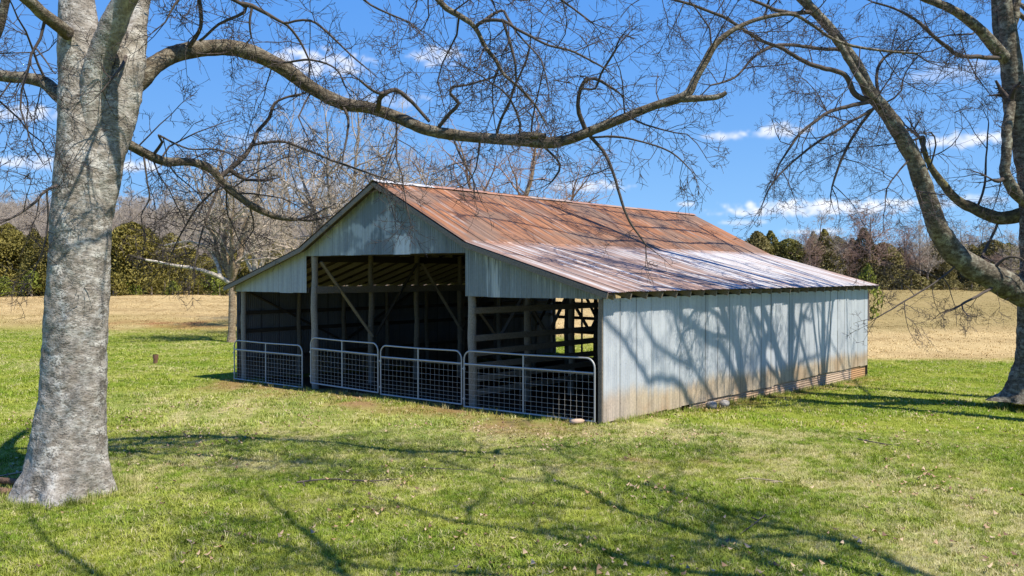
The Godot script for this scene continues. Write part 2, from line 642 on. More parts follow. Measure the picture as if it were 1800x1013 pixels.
func front_color(u: float, y: float) -> Color:        # y from 2.4
	y += 2.4
	var k := int(floor(u / 0.62))
	var streak := nb.get_noise_2d(u * 18.0, y * 1.1 + 60.0)
	var blot := nb.get_noise_2d(u * 1.5, y * 1.8 + 20.0)
	var speck := nb.get_noise_2d(u * 30.0, y * 30.0)
	var c := Color(0.30, 0.345, 0.365).lerp(Color(0.21, 0.255, 0.285), smoothstep(-0.25, 0.3, blot))
	if u < 3.8:
		c = Color(0.295, 0.34, 0.345)
	elif u > 9.84:
		c = Color(0.45, 0.49, 0.51)
	else:
		c = c.lerp(Color(0.40, 0.45, 0.45), smoothstep(7.6, 9.0, u + blot))
		c = c.lerp(Color(0.20, 0.26, 0.285), bump01(u, 5.2, 7.4, 0.5) * smoothstep(3.7, 4.3, y) * 0.75)
		# pale bare patches where the old coat has worn off
		var worn := smoothstep(0.1, 0.45, nb.get_noise_2d(u * 3.0, y * 2.6 + 7.0) + streak * 0.25 + 0.3 * bump01(u, 5.6, 8.2, 0.5) * smoothstep(4.7, 3.7, y))
		c = c.lerp(Color(0.56, 0.61, 0.62), worn * 0.85)
		var patch := bump01(u + streak * 0.06, 5.62, 6.22, 0.03) * bump01(y + streak * 0.1, 3.4, 3.98, 0.03)
		c = c.lerp(Color(0.78, 0.82, 0.84), patch * 0.95)
		if u > 5.95 and u < 6.55 and y > 3.98 and y < 4.10:
			c = c.lerp(Color(0.20, 0.26, 0.29), 0.7)
	c = c * (0.80 + 0.20 * streak + 0.08 * speck + 0.08 * (hash1(k) - 0.5))
	if u < 3.8:
		c = c.lerp(Color(0.55, 0.59, 0.58), smoothstep(0.34, 0.6, streak + 0.45 * bump01(u, 2.7, 3.1, 0.15)) * 0.8)
	var seam: float = absf(u / 0.62 - round(u / 0.62)) * 0.62
	if seam < 0.012:
		c = c * (0.55 if u > 9.8 else 0.8)
	c.a = 1.0
	return c


func roof_color(v: float, s: float) -> Color:         # s: 0 ridge .. 3.48 break .. 7.5 eave
	var k := int(floor(v / 0.64))
	var rib := int(floor(v / 0.0676))
	var low := s > 3.44
	var hk := hash1(k * 2 + (500 if low else 0))
	var streak := nb.get_noise_2d(v * 13.0, s * 0.55 + (90.0 if low else 0.0))
	var streak2 := nb.get_noise_2d(v * 34.0, s * 1.6)
	var blot := nb.get_noise_2d(v * 1.1, s * 1.6)
	var speck := nb.get_noise_2d(v * 40.0, s * 30.0)
	var rust := Color(0.31, 0.122, 0.044).lerp(Color(0.125, 0.058, 0.036), smoothstep(-0.25, 0.35, streak + blot * 0.6))
	rust = rust.lerp(Color(0.42, 0.20, 0.085), smoothstep(0.14, 0.5, streak2 + 0.3 * (hk - 0.5)) * 0.6)
	var zinc := Color(0.53, 0.53, 0.54)
	var brown := Color(0.285, 0.185, 0.14)
	var c: Color
	if not low:
		var bare := smoothstep(0.30, 0.55, streak * 0.8 + streak2 * 0.35 + 0.25 * (hk - 0.5) - 0.05)
		# pale seams near the front verge
		for sv in [0.35, 0.95, 2.25, 5.2]:
			bare = maxf(bare, bump01(v, sv, sv + 0.10, 0.03) * smoothstep(-0.35, 0.15, streak2 + 0.1) * (0.9 if v < 1.5 else 0.55))
		c = rust.lerp(zinc, bare * 0.42)
		c = c.lerp(Color(0.20, 0.125, 0.085), clampf(0.12 + 0.35 * smoothstep(2.0, 3.4, s) + 0.65 * smoothstep(-0.05, 0.35, blot), 0.0, 0.85))
	else:
		var rusty := smoothstep(11.0, 3.0, v + blot * 2.4) * 0.50 + 0.21
		rusty += 0.22 * smoothstep(12.0, 15.0, v)
		var amount := smoothstep(0.0, 0.34, rusty - 0.28 + streak * 0.85 + streak2 * 0.35 + 0.25 * (hk - 0.5))
		c = zinc.lerp(brown.lerp(rust, 0.25), amount * 0.92)
		c = c.lerp(Color(0.26, 0.235, 0.25), smoothstep(0.08, 0.4, streak2 + 0.5 * blot) * 0.45)
		for sv in [0.28, 1.5, 2.75]:
			c = c.lerp(zinc, bump01(v, sv, sv + 0.16, 0.03) * smoothstep(-0.3, 0.2, streak2 + 0.1) * 0.85)
		c = c.lerp(rust, smoothstep(3.75, 3.44, s + streak * 0.5) * 0.6)
	c = c * (0.97 + 0.30 * streak2 + 0.10 * speck + 0.2 * (hash1(rib) - 0.5))
	var seam: float = absf(v / 0.64 - round(v / 0.64)) * 0.64
	if seam < 0.012:
		c = c * 0.6
	c.a = 1.0
	return c


func post(parent: Node, u: float, v: float, y0: float, y1: float, r: float, mat: Material) -> void:
	var p := []
	var rr := []
	var n := 7
	for i in n:
		var f := float(i) / (n - 1)
		p.append(Vector3(u + rng.randfn() * 0.012, lerpf(y0, y1, f), v + rng.randfn() * 0.012))
		rr.append(r * lerpf(1.08, 0.92, f) * rng.randf_range(0.95, 1.05))
	var q := resample(p, rr, 0.15)
	var g := Geo.new()
	tube(g, q[0], q[1], 14, 0.16)
	put("post", g.mesh(), mat, parent)


func plank(parent: Node, called: String, a: Vector3, b: Vector3, wide: float, tall: float, mat: Material, upv := Vector3.UP) -> void:
	var g := Geo.new()
	box(g, a, b, wide, tall, upv)
	put(called, g.mesh(), mat, parent)


func wood_material(c: Color, along := Vector3(9, 0.8, 9)) -> StandardMaterial3D:
	if not M.has("wood_tex"):
		var s := 256
		var data := PackedByteArray()
		data.resize(s * s * 3)
		for y in s:
			for x in s:
				var f := 0.55 + 0.5 * nb.get_noise_2d(x * 1.1, y * 0.30) + 0.35 * nb.get_noise_2d(x * 4.0, y * 0.8 + 70.0)
				f = clampf(f, 0.12, 1.0)
				var i := (y * s + x) * 3
				data[i] = to_byte(f)
				data[i + 1] = to_byte(f * 0.97)
				data[i + 2] = to_byte(f * 0.92)
		M["wood_tex"] = rgb_image(s, s, data)
	var m := std(c, 0.9)
	m.albedo_texture = M["wood_tex"]
	m.uv1_triplanar = true
	m.uv1_scale = along * 0.12 if along.y > 5.0 else Vector3(1.3, 0.5, 1.3)
	m.heightmap_enabled = true
	m.heightmap_texture = M["wood_tex"]
	m.heightmap_scale = 0.6
	return m


func make_barn() -> void:
	var b := thing("barn", "grey corrugated metal barn with a rusty gabled roof and open front", "barn", Vector3(1.8232, 0, -17.3839))
	b.rotation_degrees.y = BARN_YAW
	var X := Vector3.RIGHT
	var Y := Vector3.UP
	var Z := Vector3.BACK
	var side_m := std(Color.WHITE, 0.55, 0.15)
	side_m.albedo_texture = metal_texture(1536, 300, 15.6, 2.8, side_color)
	side_m.texture_repeat = false
	var front_m := std(Color.WHITE, 0.6, 0.1)
	front_m.albedo_texture = metal_texture(1100, 300, 13.4, 3.0, front_color)
	var inner_shade_m := std(lin(0.24, 0.225, 0.21), 0.8)  # side wall sheeting tinted dark, the shade of the interior put into its colour
	inner_shade_m.albedo_texture = side_m.albedo_texture
	inner_shade_m.texture_repeat = false
	var roof_m := std(Color.WHITE, 0.7, 0.0)
	roof_m.albedo_texture = metal_texture(1300, 640, 16.2, 7.7, func(v, y): return roof_color(v, 7.7 - y))
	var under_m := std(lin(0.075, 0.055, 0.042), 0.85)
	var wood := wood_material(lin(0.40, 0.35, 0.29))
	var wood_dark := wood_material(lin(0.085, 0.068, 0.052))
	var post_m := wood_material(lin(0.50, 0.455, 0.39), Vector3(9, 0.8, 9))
	var post_in := wood_material(lin(0.30, 0.26, 0.21), Vector3(9, 0.8, 9))  # post wood with a darker colour that stands in for shade inside

	# side wall facing the lawn on the right, foot of the sheets level, ground falling away
	var sw := put("side_wall", plank_mesh(Vector3(0.03, 1.2, 0.02), Vector3(0.03, 1.2, L - 0.02), 0.04, 0.12), wood_dark, b)
	var n := 25
	var cw := L / n
	for i in n:
		var lo := rng.randf_range(-0.025, 0.02)
		if i > 22:
			lo -= 0.03
		var hi := 2.515
		var out := -X
		var m := corrugated(Vector3(-0.002 - 0.003 * (i % 2), 0, i * cw), Z, out, Y, cw + 0.012, [lo, lo + rng.randf_range(-0.01, 0.01)], [hi, hi], Vector2(i * cw / 15.6, 1.0 - 0.1 / 2.8), Vector2(1.0 / 15.6, 0), Vector2(0, -1.0 / 2.8), 0.0676, 0.008, rng.randf_range(0.002, 0.012))
		put("metal_sheet", m, side_m, sw)
	# strip of sheeting laid on its side under the wall, where the ground drops
	var skirt_cols := [Color(0.50, 0.37, 0.26), Color(0.52, 0.36, 0.24), Color(0.55, 0.40, 0.29), Color(0.48, 0.35, 0.25), Color(0.55, 0.42, 0.31), Color(0.50, 0.29, 0.14)]
	var v0 := 3.6
	for i in 6:
		var v1 := v0 + (1.35 if i == 5 else 2.1)
		v1 = minf(v1, L - 0.05)
		var m2 := corrugated(Vector3(0.028 + 0.006 * (i % 2), -0.62, v0 - 0.05), Y, -X, Z, 0.676, [0.0, 0.0], [v1 - v0 + 0.05, v1 - v0 + 0.05], Vector2.ZERO, Vector2.ZERO, Vector2.ZERO, 0.0676, 0.008, 0.0)
		var sm := std(skirt_cols[i].linear_to_srgb(), 0.8)
		sm.albedo_texture = M["ground_like"]
		sm.uv1_triplanar = true
		put("skirt_sheet", m2, sm, sw)
		v0 = v1

	# far side wall, seen from inside
	var lw := put("far_wall", plank_mesh(Vector3(W - 0.03, 1.3, 0.02), Vector3(W - 0.03, 1.3, L - 0.02), 0.04, 0.12), wood_dark, b)
	for i in n:
		var m := corrugated(Vector3(W + 0.002 + 0.003 * (i % 2), 0, i * cw), Z, X, Y, cw + 0.012, [-0.45, -0.45], [2.615, 2.615], Vector2(1.0 - (i + 1) * cw / 15.6, 0.93), Vector2(1.0 / 15.6, 0), Vector2(0, -0.6 / 2.8), 0.0676, 0.008, 0.004)
		put("metal_sheet", m, inner_shade_m, lw)
	# rear wall: closed except for the bay at the far side
	var rw := put("rear_wall", plank_mesh(Vector3(0.02, 2.3, L - 0.03), Vector3(9.8, 2.3, L - 0.03), 0.04, 0.12), wood_dark, b)
	for i in 22:
		var u := i * 0.61
		var bottom := -0.45 if u < 9.6 else 2.45
		var m := corrugated(Vector3(u, 0, L + 0.002 + 0.003 * (i % 2)), X, Z, Y, 0.62, [bottom, bottom], [roof_y(u) - 0.03, roof_y(u + 0.61) - 0.03], Vector2(u / 15.6, 0.9), Vector2(1.0 / 15.6, 0), Vector2(0, -0.3 / 2.8), 0.0676, 0.008, 0.004)
		put("metal_sheet", m, inner_shade_m, rw)

	# front: gable over the wide opening, a sheeted band over each side bay
	var fw := put("front_wall", plank_mesh(Vector3(0.02, 2.57, 0.045), Vector3(3.7, 2.57, 0.045), 0.04, 0.12), wood_dark, b)
	var edges := []
	var u0 := 0.0
	while u0 < W - 0.05:
		var u1 := u0 + 0.62
		for stop in [3.79, 9.84, W]:
			if u0 < stop - 0.01 and u1 > stop - 0.12:
				u1 = stop
		edges.append([u0, u1])
		u0 = u1
	for i in edges.size():
		var a: float = edges[i][0]
		var c: float = edges[i][1]
		var mid := (a + c) * 0.5
		var lo := 3.5 if mid > 3.79 and mid < 9.84 else 2.5
		lo += rng.randf_range(-0.012, 0.012)
		var cuts := [a, c]
		for stop in [3.6, RIDGE_U, W - 3.6]:
			if stop > a + 0.03 and stop < c - 0.03:
				cuts = [a, stop, c]
		for j in cuts.size() - 1:
			var p: float = cuts[j]
			var q: float = cuts[j + 1]
			var m := corrugated(Vector3(p, 0, -0.002 - 0.003 * (i % 2)), X, -Z, Y, q - p + 0.01, [lo, lo], [roof_y(p) - 0.02, roof_y(q) - 0.02], Vector2(p / 13.4, 1.0 + 2.4 / 3.0), Vector2(1.0 / 13.4, 0), Vector2(0, -1.0 / 3.0), 0.0676, 0.007, 0.004)
			put("metal_sheet", m, front_m, fw)

	# roof: sheets in two tiers on both slopes, ridge cap, rafters, purlins and barge boards
	var ra := put("roof", plank_mesh(Vector3(RIDGE_U, roof_y(RIDGE_U) - 0.20, -0.1), Vector3(RIDGE_U, roof_y(RIDGE_U) - 0.20, L + 0.1), 0.04, 0.16), wood_dark, b)
	var rn := 25
	var rw2 := 16.02 / rn
	for sidei in 2:
		var fu := func(k: float) -> float: return k if sidei == 0 else W - k * (W - RIDGE_U) / RIDGE_U
		for tier in 2:
			for i in rn:
				var k_hi := RIDGE_U if tier == 0 else 3.72
				var k_lo := 3.56 if tier == 0 else -0.29
				var y_hi := 5.31 if tier == 0 else 3.73 + 0.12 * 0.2815
				var y_lo := 3.73 - 0.04 * 0.5 if tier == 0 else 2.635
				var pa := Vector3(fu.call(k_hi), y_hi, -0.27 + i * rw2)
				var pb := Vector3(fu.call(k_lo), y_lo, -0.27 + i * rw2)
				var t := (pb - pa).normalized()
				var len3 := pa.distance_to(pb)
				var nn := Vector3(-t.y, t.x, 0)
				if nn.y < 0.0:
					nn = -nn
				var lift := 0.012 + (0.014 if tier == 0 else 0.0) + 0.003 * (i % 2) + rng.randf_range(0, 0.003)
				var s0 := 0.0 if tier == 0 else 3.36
				var extra := rng.randf_range(-0.02, 0.02)
				var vflip := 0.0 if sidei == 0 else 0.37
				var m := corrugated(pa + nn * lift, Z, nn, t, rw2 + 0.015, [0.0, 0.0], [len3 + extra, len3 + extra + rng.randf_range(-0.008, 0.008)], Vector2(i * rw2 / 16.2 + vflip, s0 / 7.7), Vector2(1.0 / 16.2, 0), Vector2(0, 1.0 / 7.7), 0.0676, 0.009, 0.004)
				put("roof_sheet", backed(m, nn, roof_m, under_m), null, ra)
		# purlins
		for k in [0.0, 0.8, 1.65, 2.5, 3.35, 4.15, 4.9, 5.7, 6.5]:
			var uu: float = fu.call(k)
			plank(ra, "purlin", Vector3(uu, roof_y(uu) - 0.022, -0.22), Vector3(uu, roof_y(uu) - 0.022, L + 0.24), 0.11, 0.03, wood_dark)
		# rafters whose tails show under the eave
		for i in 26:
			var v := 0.06 + i * (L - 0.12) / 25.0
			var ua: float = fu.call(-0.23)
			var ub: float = fu.call(3.62)
			var uc: float = fu.call(RIDGE_U - 0.02)
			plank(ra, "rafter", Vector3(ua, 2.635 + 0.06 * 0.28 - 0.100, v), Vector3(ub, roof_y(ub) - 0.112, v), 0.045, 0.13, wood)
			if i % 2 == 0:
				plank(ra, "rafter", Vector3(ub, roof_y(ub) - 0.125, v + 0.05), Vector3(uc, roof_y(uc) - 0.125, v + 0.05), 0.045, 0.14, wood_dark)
		# barge boards
		for e in 2:
			var v := -0.255 if e == 0 else L + 0.255
			var ua: float = fu.call(-0.285)
			var ub: float = fu.call(3.6)
			var uc: float = fu.call(RIDGE_U)
			plank(ra, "barge_board", Vector3(ua, roof_y(ua) - 0.065, v), Vector3(ub, roof_y(ub) - 0.065, v), 0.03, 0.12, wood)
			plank(ra, "barge_board", Vector3(ub, roof_y(ub) - 0.068, v + 0.002), Vector3(uc, roof_y(uc) - 0.068, v + 0.002), 0.03, 0.12, wood)
			# soffit boards under the verge
			var vs := -0.12 if e == 0 else L + 0.12
			plank(ra, "verge_board", Vector3(ua, roof_y(ua) - 0.04, vs), Vector3(ub, roof_y(ub) - 0.04, vs), 0.2, 0.02, wood_dark)
			plank(ra, "verge_board", Vector3(ub, roof_y(ub) - 0.042, vs), Vector3(uc, roof_y(uc) - 0.042, vs), 0.2, 0.02, wood_dark)
	for i in 8:
		var g := Geo.new()
		var va := -0.29 + i * 2.01
		var vb := va + 2.05
		var cols := [Color(0.66, 0.66, 0.67), Color(0.45, 0.25, 0.16), Color(0.47, 0.24, 0.13), Color(0.5, 0.38, 0.3), Color(0.44, 0.24, 0.15), Color(0.47, 0.3, 0.2), Color(0.42, 0.22, 0.13), Color(0.45, 0.25, 0.16)]
		var lift := 0.055 + 0.006 * (i % 2)
		for sgn in [-1.0, 1.0]:
			var k := g.v.size()
			for vv in [va, vb]:
				var dip := rng.randf_range(-0.01, 0.01)
				g.v.append(Vector3(RIDGE_U, 5.31 + lift + dip, vv))
				g.v.append(Vector3(RIDGE_U + sgn * 0.17, 5.31 + lift - 0.075 + dip, vv))
				g.n.append(Vector3(sgn * 0.3, 1, 0).normalized())
				g.n.append(Vector3(sgn * 0.45, 0.9, 0).normalized())
			if sgn > 0:
				g.ix.append_array([k, k + 1, k + 2, k + 1, k + 3, k + 2])
			else:
				g.ix.append_array([k, k + 2, k + 1, k + 1, k + 2, k + 3])
		var cm := std(cols[i].linear_to_srgb(), 0.6)
		cm.albedo_texture = M["ground_like"]
		cm.uv1_triplanar = true
		put("ridge_cap", g.mesh(true), cm, ra)

	# poles in four rows
	var vs2 := [0.12, 2.1, 3.9, 5.8, 7.7, 9.6, 11.5, 13.4, 15.3]
	for i in vs2.size():
		for u in [0.12, 3.70, 9.62, 13.16]:
			var big := 0.095 if i == 0 else 0.085
			var top: float = roof_y(u) - 0.22
			if i == 0 and (u > 9.0 and u < 10.0):
				top = 3.56
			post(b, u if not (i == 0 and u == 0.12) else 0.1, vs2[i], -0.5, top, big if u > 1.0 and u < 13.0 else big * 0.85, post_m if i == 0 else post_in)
	# plates and zigzag braces along the two inner rows
	for u in [3.70, 9.62]:
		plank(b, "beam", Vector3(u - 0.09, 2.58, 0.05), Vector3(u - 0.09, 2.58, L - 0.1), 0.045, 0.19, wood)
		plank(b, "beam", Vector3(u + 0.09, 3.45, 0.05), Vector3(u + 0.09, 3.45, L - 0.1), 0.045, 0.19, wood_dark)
		for i in vs2.size() - 1:
			var va: float = vs2[i]
			var vb: float = vs2[i + 1]
			if u > 5.0:
				if i % 2 == 0:
					plank(b, "brace", Vector3(u - 0.12, 3.35, va + 0.1), Vector3(u - 0.12, 1.22, vb - 0.05), 0.04, 0.13, wood, X)
				else:
					plank(b, "brace", Vector3(u - 0.12, 3.35, vb - 0.1), Vector3(u - 0.12, 1.22, va + 0.05), 0.04, 0.11, wood_dark, X)
			else:
				plank(b, "brace", Vector3(u + 0.12, 2.45, va + 0.05), Vector3(u + 0.12, 1.5, (va + vb) * 0.5), 0.035, 0.1, wood_dark, X)
				plank(b, "brace", Vector3(u + 0.12, 2.45, vb - 0.05), Vector3(u + 0.12, 1.5, (va + vb) * 0.5 + 0.1), 0.035, 0.1, wood_dark, X)
	# rails of the stall behind the right bay
	for y in [2.18, 1.55, 1.22, 0.90, 0.60, 0.28]:
		for seg in [[0.0, 5.9], [5.75, 11.6], [11.45, L - 0.15]]:
			var off := 0.075 if y < 1.0 else 0.10
			plank(b, "rail", Vector3(3.7 - off, y + rng.randf_range(-0.02, 0.02), seg[0] + 0.05), Vector3(3.7 - off, y + rng.randf_range(-0.03, 0.03), seg[1]), 0.035, 0.145, wood)
	# girts along the side walls
	for y in [0.45, 1.85]:
		plank(b, "girt", Vector3(0.055, y, 0.05), Vector3(0.055, y, L - 0.05), 0.04, 0.11, wood_dark)
		plank(b, "girt", Vector3(W - 0.055, y, 0.05), Vector3(W - 0.055, y, L - 0.05), 0.04, 0.11, wood_dark)
	plank(b, "brace", Vector3(W - 0.1, 2.5, 0.3), Vector3(W - 0.1, 0.9, 3.7), 0.04, 0.12, wood_dark, X)
	plank(b, "brace", Vector3(W - 0.1, 2.5, 7.3), Vector3(W - 0.1, 0.9, 4.2), 0.04, 0.12, wood_dark, X)
	# studs and rails across the open rear bay, tie beams across the barn
	for u in [10.3, 11.0, 11.75, 12.5]:
		plank(b, "stud", Vector3(u, -0.4, L - 0.08), Vector3(u, 2.5, L - 0.08), 0.09, 0.05, wood_dark, X)
	for y in [0.55, 1.15, 1.75, 2.3]:
		plank(b, "rail", Vector3(9.7, y, L - 0.13), Vector3(13.2, y + 0.04, L - 0.13), 0.035, 0.13, wood_dark)
	plank(b, "brace", Vector3(10.4, 2.4, L - 0.16), Vector3(11.0, 1.2, L - 0.16), 0.035, 0.09, wood_dark, Z)
	plank(b, "brace", Vector3(12.4, 2.4, L - 0.16), Vector3(11.7, 1.2, L - 0.16), 0.035, 0.09, wood_dark, Z)
	for v in [2.1, 5.8, 9.6, 13.4]:
		plank(b, "tie_beam", Vector3(3.6, 3.62, v + 0.12), Vector3(9.75, 3.62, v + 0.12), 0.045, 0.18, wood_dark)
	plank(b, "header", Vector3(3.75, 3.56, 0.06), Vector3(9.8, 3.56, 0.06), 0.045, 0.14, wood_dark)
	plank(b, "header", Vector3(9.8, 2.57, 0.06), Vector3(13.25, 2.57, 0.06), 0.045, 0.14, wood_dark)
	# corner boards
	plank(b, "corner_board", Vector3(0.035, -0.25, -0.03), Vector3(0.035, 2.50, -0.03), 0.1, 0.035, wood, Z)
	plank(b, "corner_board", Vector3(0.03, -0.5, L + 0.03), Vector3(0.03, 2.50, L + 0.03), 0.1, 0.035, wood_dark, Z)


# a sheet with its weathered upper face and its lower face, interior shade put into its dark colour, 3 mm below
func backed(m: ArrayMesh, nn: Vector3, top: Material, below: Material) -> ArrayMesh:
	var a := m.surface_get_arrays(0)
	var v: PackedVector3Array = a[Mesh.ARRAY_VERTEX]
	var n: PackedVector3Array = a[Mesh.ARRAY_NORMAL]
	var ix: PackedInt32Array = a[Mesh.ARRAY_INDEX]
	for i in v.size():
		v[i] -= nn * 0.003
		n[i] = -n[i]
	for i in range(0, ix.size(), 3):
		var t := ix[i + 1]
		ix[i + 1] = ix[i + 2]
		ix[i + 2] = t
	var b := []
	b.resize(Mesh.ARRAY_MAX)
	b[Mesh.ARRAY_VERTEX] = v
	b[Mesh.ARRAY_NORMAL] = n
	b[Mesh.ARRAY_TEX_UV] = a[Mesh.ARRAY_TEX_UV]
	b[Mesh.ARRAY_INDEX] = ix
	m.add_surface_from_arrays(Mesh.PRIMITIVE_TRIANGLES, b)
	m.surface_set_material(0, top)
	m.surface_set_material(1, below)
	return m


func plank_mesh(a: Vector3, c: Vector3, wide: float, tall: float) -> ArrayMesh:
	var g := Geo.new()
	box(g, a, c, wide, tall)
	return g.mesh()


func make_gate(ua: float, ub: float, ya: float, yb: float, tall: float, label: String) -> void:
	# ua is the left end in the picture (far), ub the right end
	var base := bw(ua, ya, -0.14)
	var t := thing("farm_gate", label, "gate", base, "gates across the open front of the barn")
	t.rotation_degrees.y = BARN_YAW
	var wdt := ua - ub
	var tilt := (yb - ya) / wdt
	var P := func(s: float, y: float) -> Vector3: return Vector3(-s, y + tilt * s, 0)
	var pts := PackedVector3Array()
	var cr := 0.20
	pts.append(P.call(0.0, 0.0))
	pts.append(P.call(0.0, tall * 0.5))
	for i in 7:
		var a := PI - i * PI / 12.0
		pts.append(P.call(cr + cr * cos(a), tall - cr + cr * sin(a)))
	pts.append(P.call(wdt * 0.5, tall - 0.012))
	for i in 7:
		var a := PI * 0.5 - i * PI / 12.0
		pts.append(P.call(wdt - cr + cr * cos(a), tall - cr + cr * sin(a)))
	pts.append(P.call(wdt, tall * 0.5))
	pts.append(P.call(wdt, 0.0))
	var rad := PackedFloat32Array()
	rad.resize(pts.size())
	rad.fill(0.019)
	var g := Geo.new()
	tube(g, pts, rad, 10)
	bar(g, P.call(0.0, 0.0), P.call(wdt, 0.0), 0.019, 8)
	put("frame", g.mesh(), M.galv, t)
	g = Geo.new()
	bar(g, P.call(0.02, tall * 0.765), P.call(wdt - 0.02, tall * 0.765), 0.020, 8)
	put("rail", g.mesh(), M.galv, t)
	g = Geo.new()
	bar(g, P.call(wdt * 0.485, 0.0), P.call(wdt * 0.485, tall - 0.01), 0.020, 8)
	put("stile", g.mesh(), M.galv, t)
	g = Geo.new()
	var rows := [0.0, 0.075, 0.155, 0.24, 0.335, 0.445, 0.565, 0.69, 0.82]
	for r in rows:
		var y: float = r * tall * 0.9
		if y > 0.03 and y < tall * 0.75:
			bar(g, P.call(0.02, y), P.call(wdt - 0.02, y), 0.0028, 4)
	var nv := int(wdt / 0.152)
	for i in range(1, nv + 1):
		var s := wdt * i / (nv + 1)
		bar(g, P.call(s, 0.0) + Vector3(0, 0, 0.004), P.call(s, tall * 0.765) + Vector3(0, 0, 0.004), 0.0028, 4)
	var wm := put("wire_mesh", g.mesh(), M.wire, t)
	wm.set_meta("kind", "stuff")
	for y in [0.18, tall * 0.68]:
		g = Geo.new()
		bar(g, P.call(-0.06, y), P.call(0.03, y), 0.014, 6)
		bar(g, P.call(0.0, y - 0.03), P.call(0.0, y + 0.03), 0.027, 8)
		put("hinge", g.mesh(), M.galv, t)


# ------------------------------------------------------------------ trees
func bark_material(light: Color, dark: Color, lichen: Color, amount: float, scale: float, seed_: int, relief: float) -> StandardMaterial3D:
	var s := 512
	var ims := []
	for f in [[0.007, 3, 0.5], [0.022, 6, 0.68], [0.065, 5, 0.66], [0.012, 3, 0.5]]:
		var fn := FastNoiseLite.new()
		fn.seed = seed_ * 7 + ims.size()
		fn.frequency = f[0]
		fn.fractal_octaves = f[1]
		fn.fractal_gain = f[2]
		ims.append(fn.get_seamless_image(s, s).get_data())
	var da: PackedByteArray = ims[0]
	var db: PackedByteArray = ims[1]
	var dc: PackedByteArray = ims[2]
	var dd: PackedByteArray = ims[3]
	var data := PackedByteArray()
	data.resize(s * s * 3)
	var hd := PackedByteArray()
	hd.resize(s * s * 3)
	for i in s * s:
		var a := da[i] / 255.0
		var b := db[i] / 255.0
		var e := dc[i] / 255.0
		var g := dd[i] / 255.0
		var tone := 0.5 * b + 0.35 * e + 0.15 * a
		var col := dark.lerp(light, smoothstep(0.34, 0.62, tone))
		col = col.lerp(lichen, smoothstep(0.48, 0.72, a * 0.5 + b * 0.5) * amount)
		var pit := smoothstep(0.60, 0.69, e * 0.75 + g * 0.35)
		col = col.lerp(Color(0.05, 0.045, 0.038), pit * 0.75)
		data[i * 3] = to_byte(col.r)
		data[i * 3 + 1] = to_byte(col.g)
		data[i * 3 + 2] = to_byte(col.b)
		var hh := int(clampf(0.5 * b + 0.35 * (1.0 - e) - 0.35 * pit + 0.25, 0.0, 1.0) * 255.0)
		hd[i * 3] = hh
		hd[i * 3 + 1] = hh
		hd[i * 3 + 2] = hh
	var m := std(Color.WHITE, 0.95)
	m.albedo_texture = rgb_image(s, s, data)
	m.heightmap_enabled = true
	m.heightmap_texture = rgb_image(s, s, hd)
	m.heightmap_scale = relief
	m.uv1_triplanar = true
	m.uv1_scale = Vector3(scale, scale * 1.35, scale)
	m.specular_mode = BaseMaterial3D.SPECULAR_DISABLED
	return m


func limb(tree: Node3D, called: String, spec: Array, mat: Material, sides: int, per_metre: float, size: float, level: int, lift: float, from := 0.15) -> Array:
	var raw := []
	var rr := []
	for v4: Vector4 in spec:
		raw.append(world(v4.x, v4.y, v4.z))
		rr.append(v4.w * 0.5 / F * v4.z)
	return limb_along(tree, called, raw, rr, mat, sides, per_metre, size, level, lift, from)


func limb_along(tree: Node3D, called: String, raw: Array, rr: Array, mat: Material, sides: int, per_metre: float, size: float, level: int, lift: float, from := 0.15) -> Array:
	if sides < 14:       # root the branch in the limb that carries it
		var end := 0 if rr[0] >= rr[rr.size() - 1] else rr.size() - 1
		var best := 0.9
		var hit: Vector3 = raw[end]
		for sp: Vector3 in spine:
			var dd: float = sp.distance_to(raw[end])
			if dd < best:
				best = dd
				hit = sp
		raw[end] = hit
	var q := resample(raw, rr, 0.12 if sides < 16 else 0.06)
	var pts: PackedVector3Array = q[0]
	for i in pts.size():
		pts[i] -= tree.position
		if sides < 16 and i > 0:
			pts[i] += Vector3(nb.get_noise_3d(pts[i].x * 4.0, pts[i].y * 4.0, pts[i].z * 4.0), nb.get_noise_3d(pts[i].y * 4.0 + 30.0, pts[i].x * 4.0, pts[i].z * 4.0), nb.get_noise_3d(pts[i].z * 4.0, pts[i].y * 4.0 + 60.0, pts[i].x * 4.0)) * minf(0.05, q[1][i] * 0.9)
	for i in range(1, pts.size() - 1):
		spine.append(pts[i] + tree.position)
	var g := Geo.new()
	tube(g, pts, q[1], sides, 0.13 if sides > 6 else 0.0)
	var o := put(called, g.mesh(), mat, tree)
	if per_metre > 0.0:
		var tg := Geo.new()
		twigs_along(tg, pts, q[1], per_metre, size, level, lift, from)
		var last := pts.size() - 1
		for i in 3:
			sprout(tg, pts[last], ((pts[last] - pts[last - 1]).normalized() + Vector3(rng.randfn(), rng.randfn(), rng.randfn()) * 0.4).normalized(), size * rng.randf_range(0.6, 1.2), maxf(0.005, q[1][last] * 0.7), level, lift)
		var tw := put("twigs", tg.mesh(), M.twig, o)
		tw.set_meta("kind", "stuff")
	return [o, pts, q[1]]


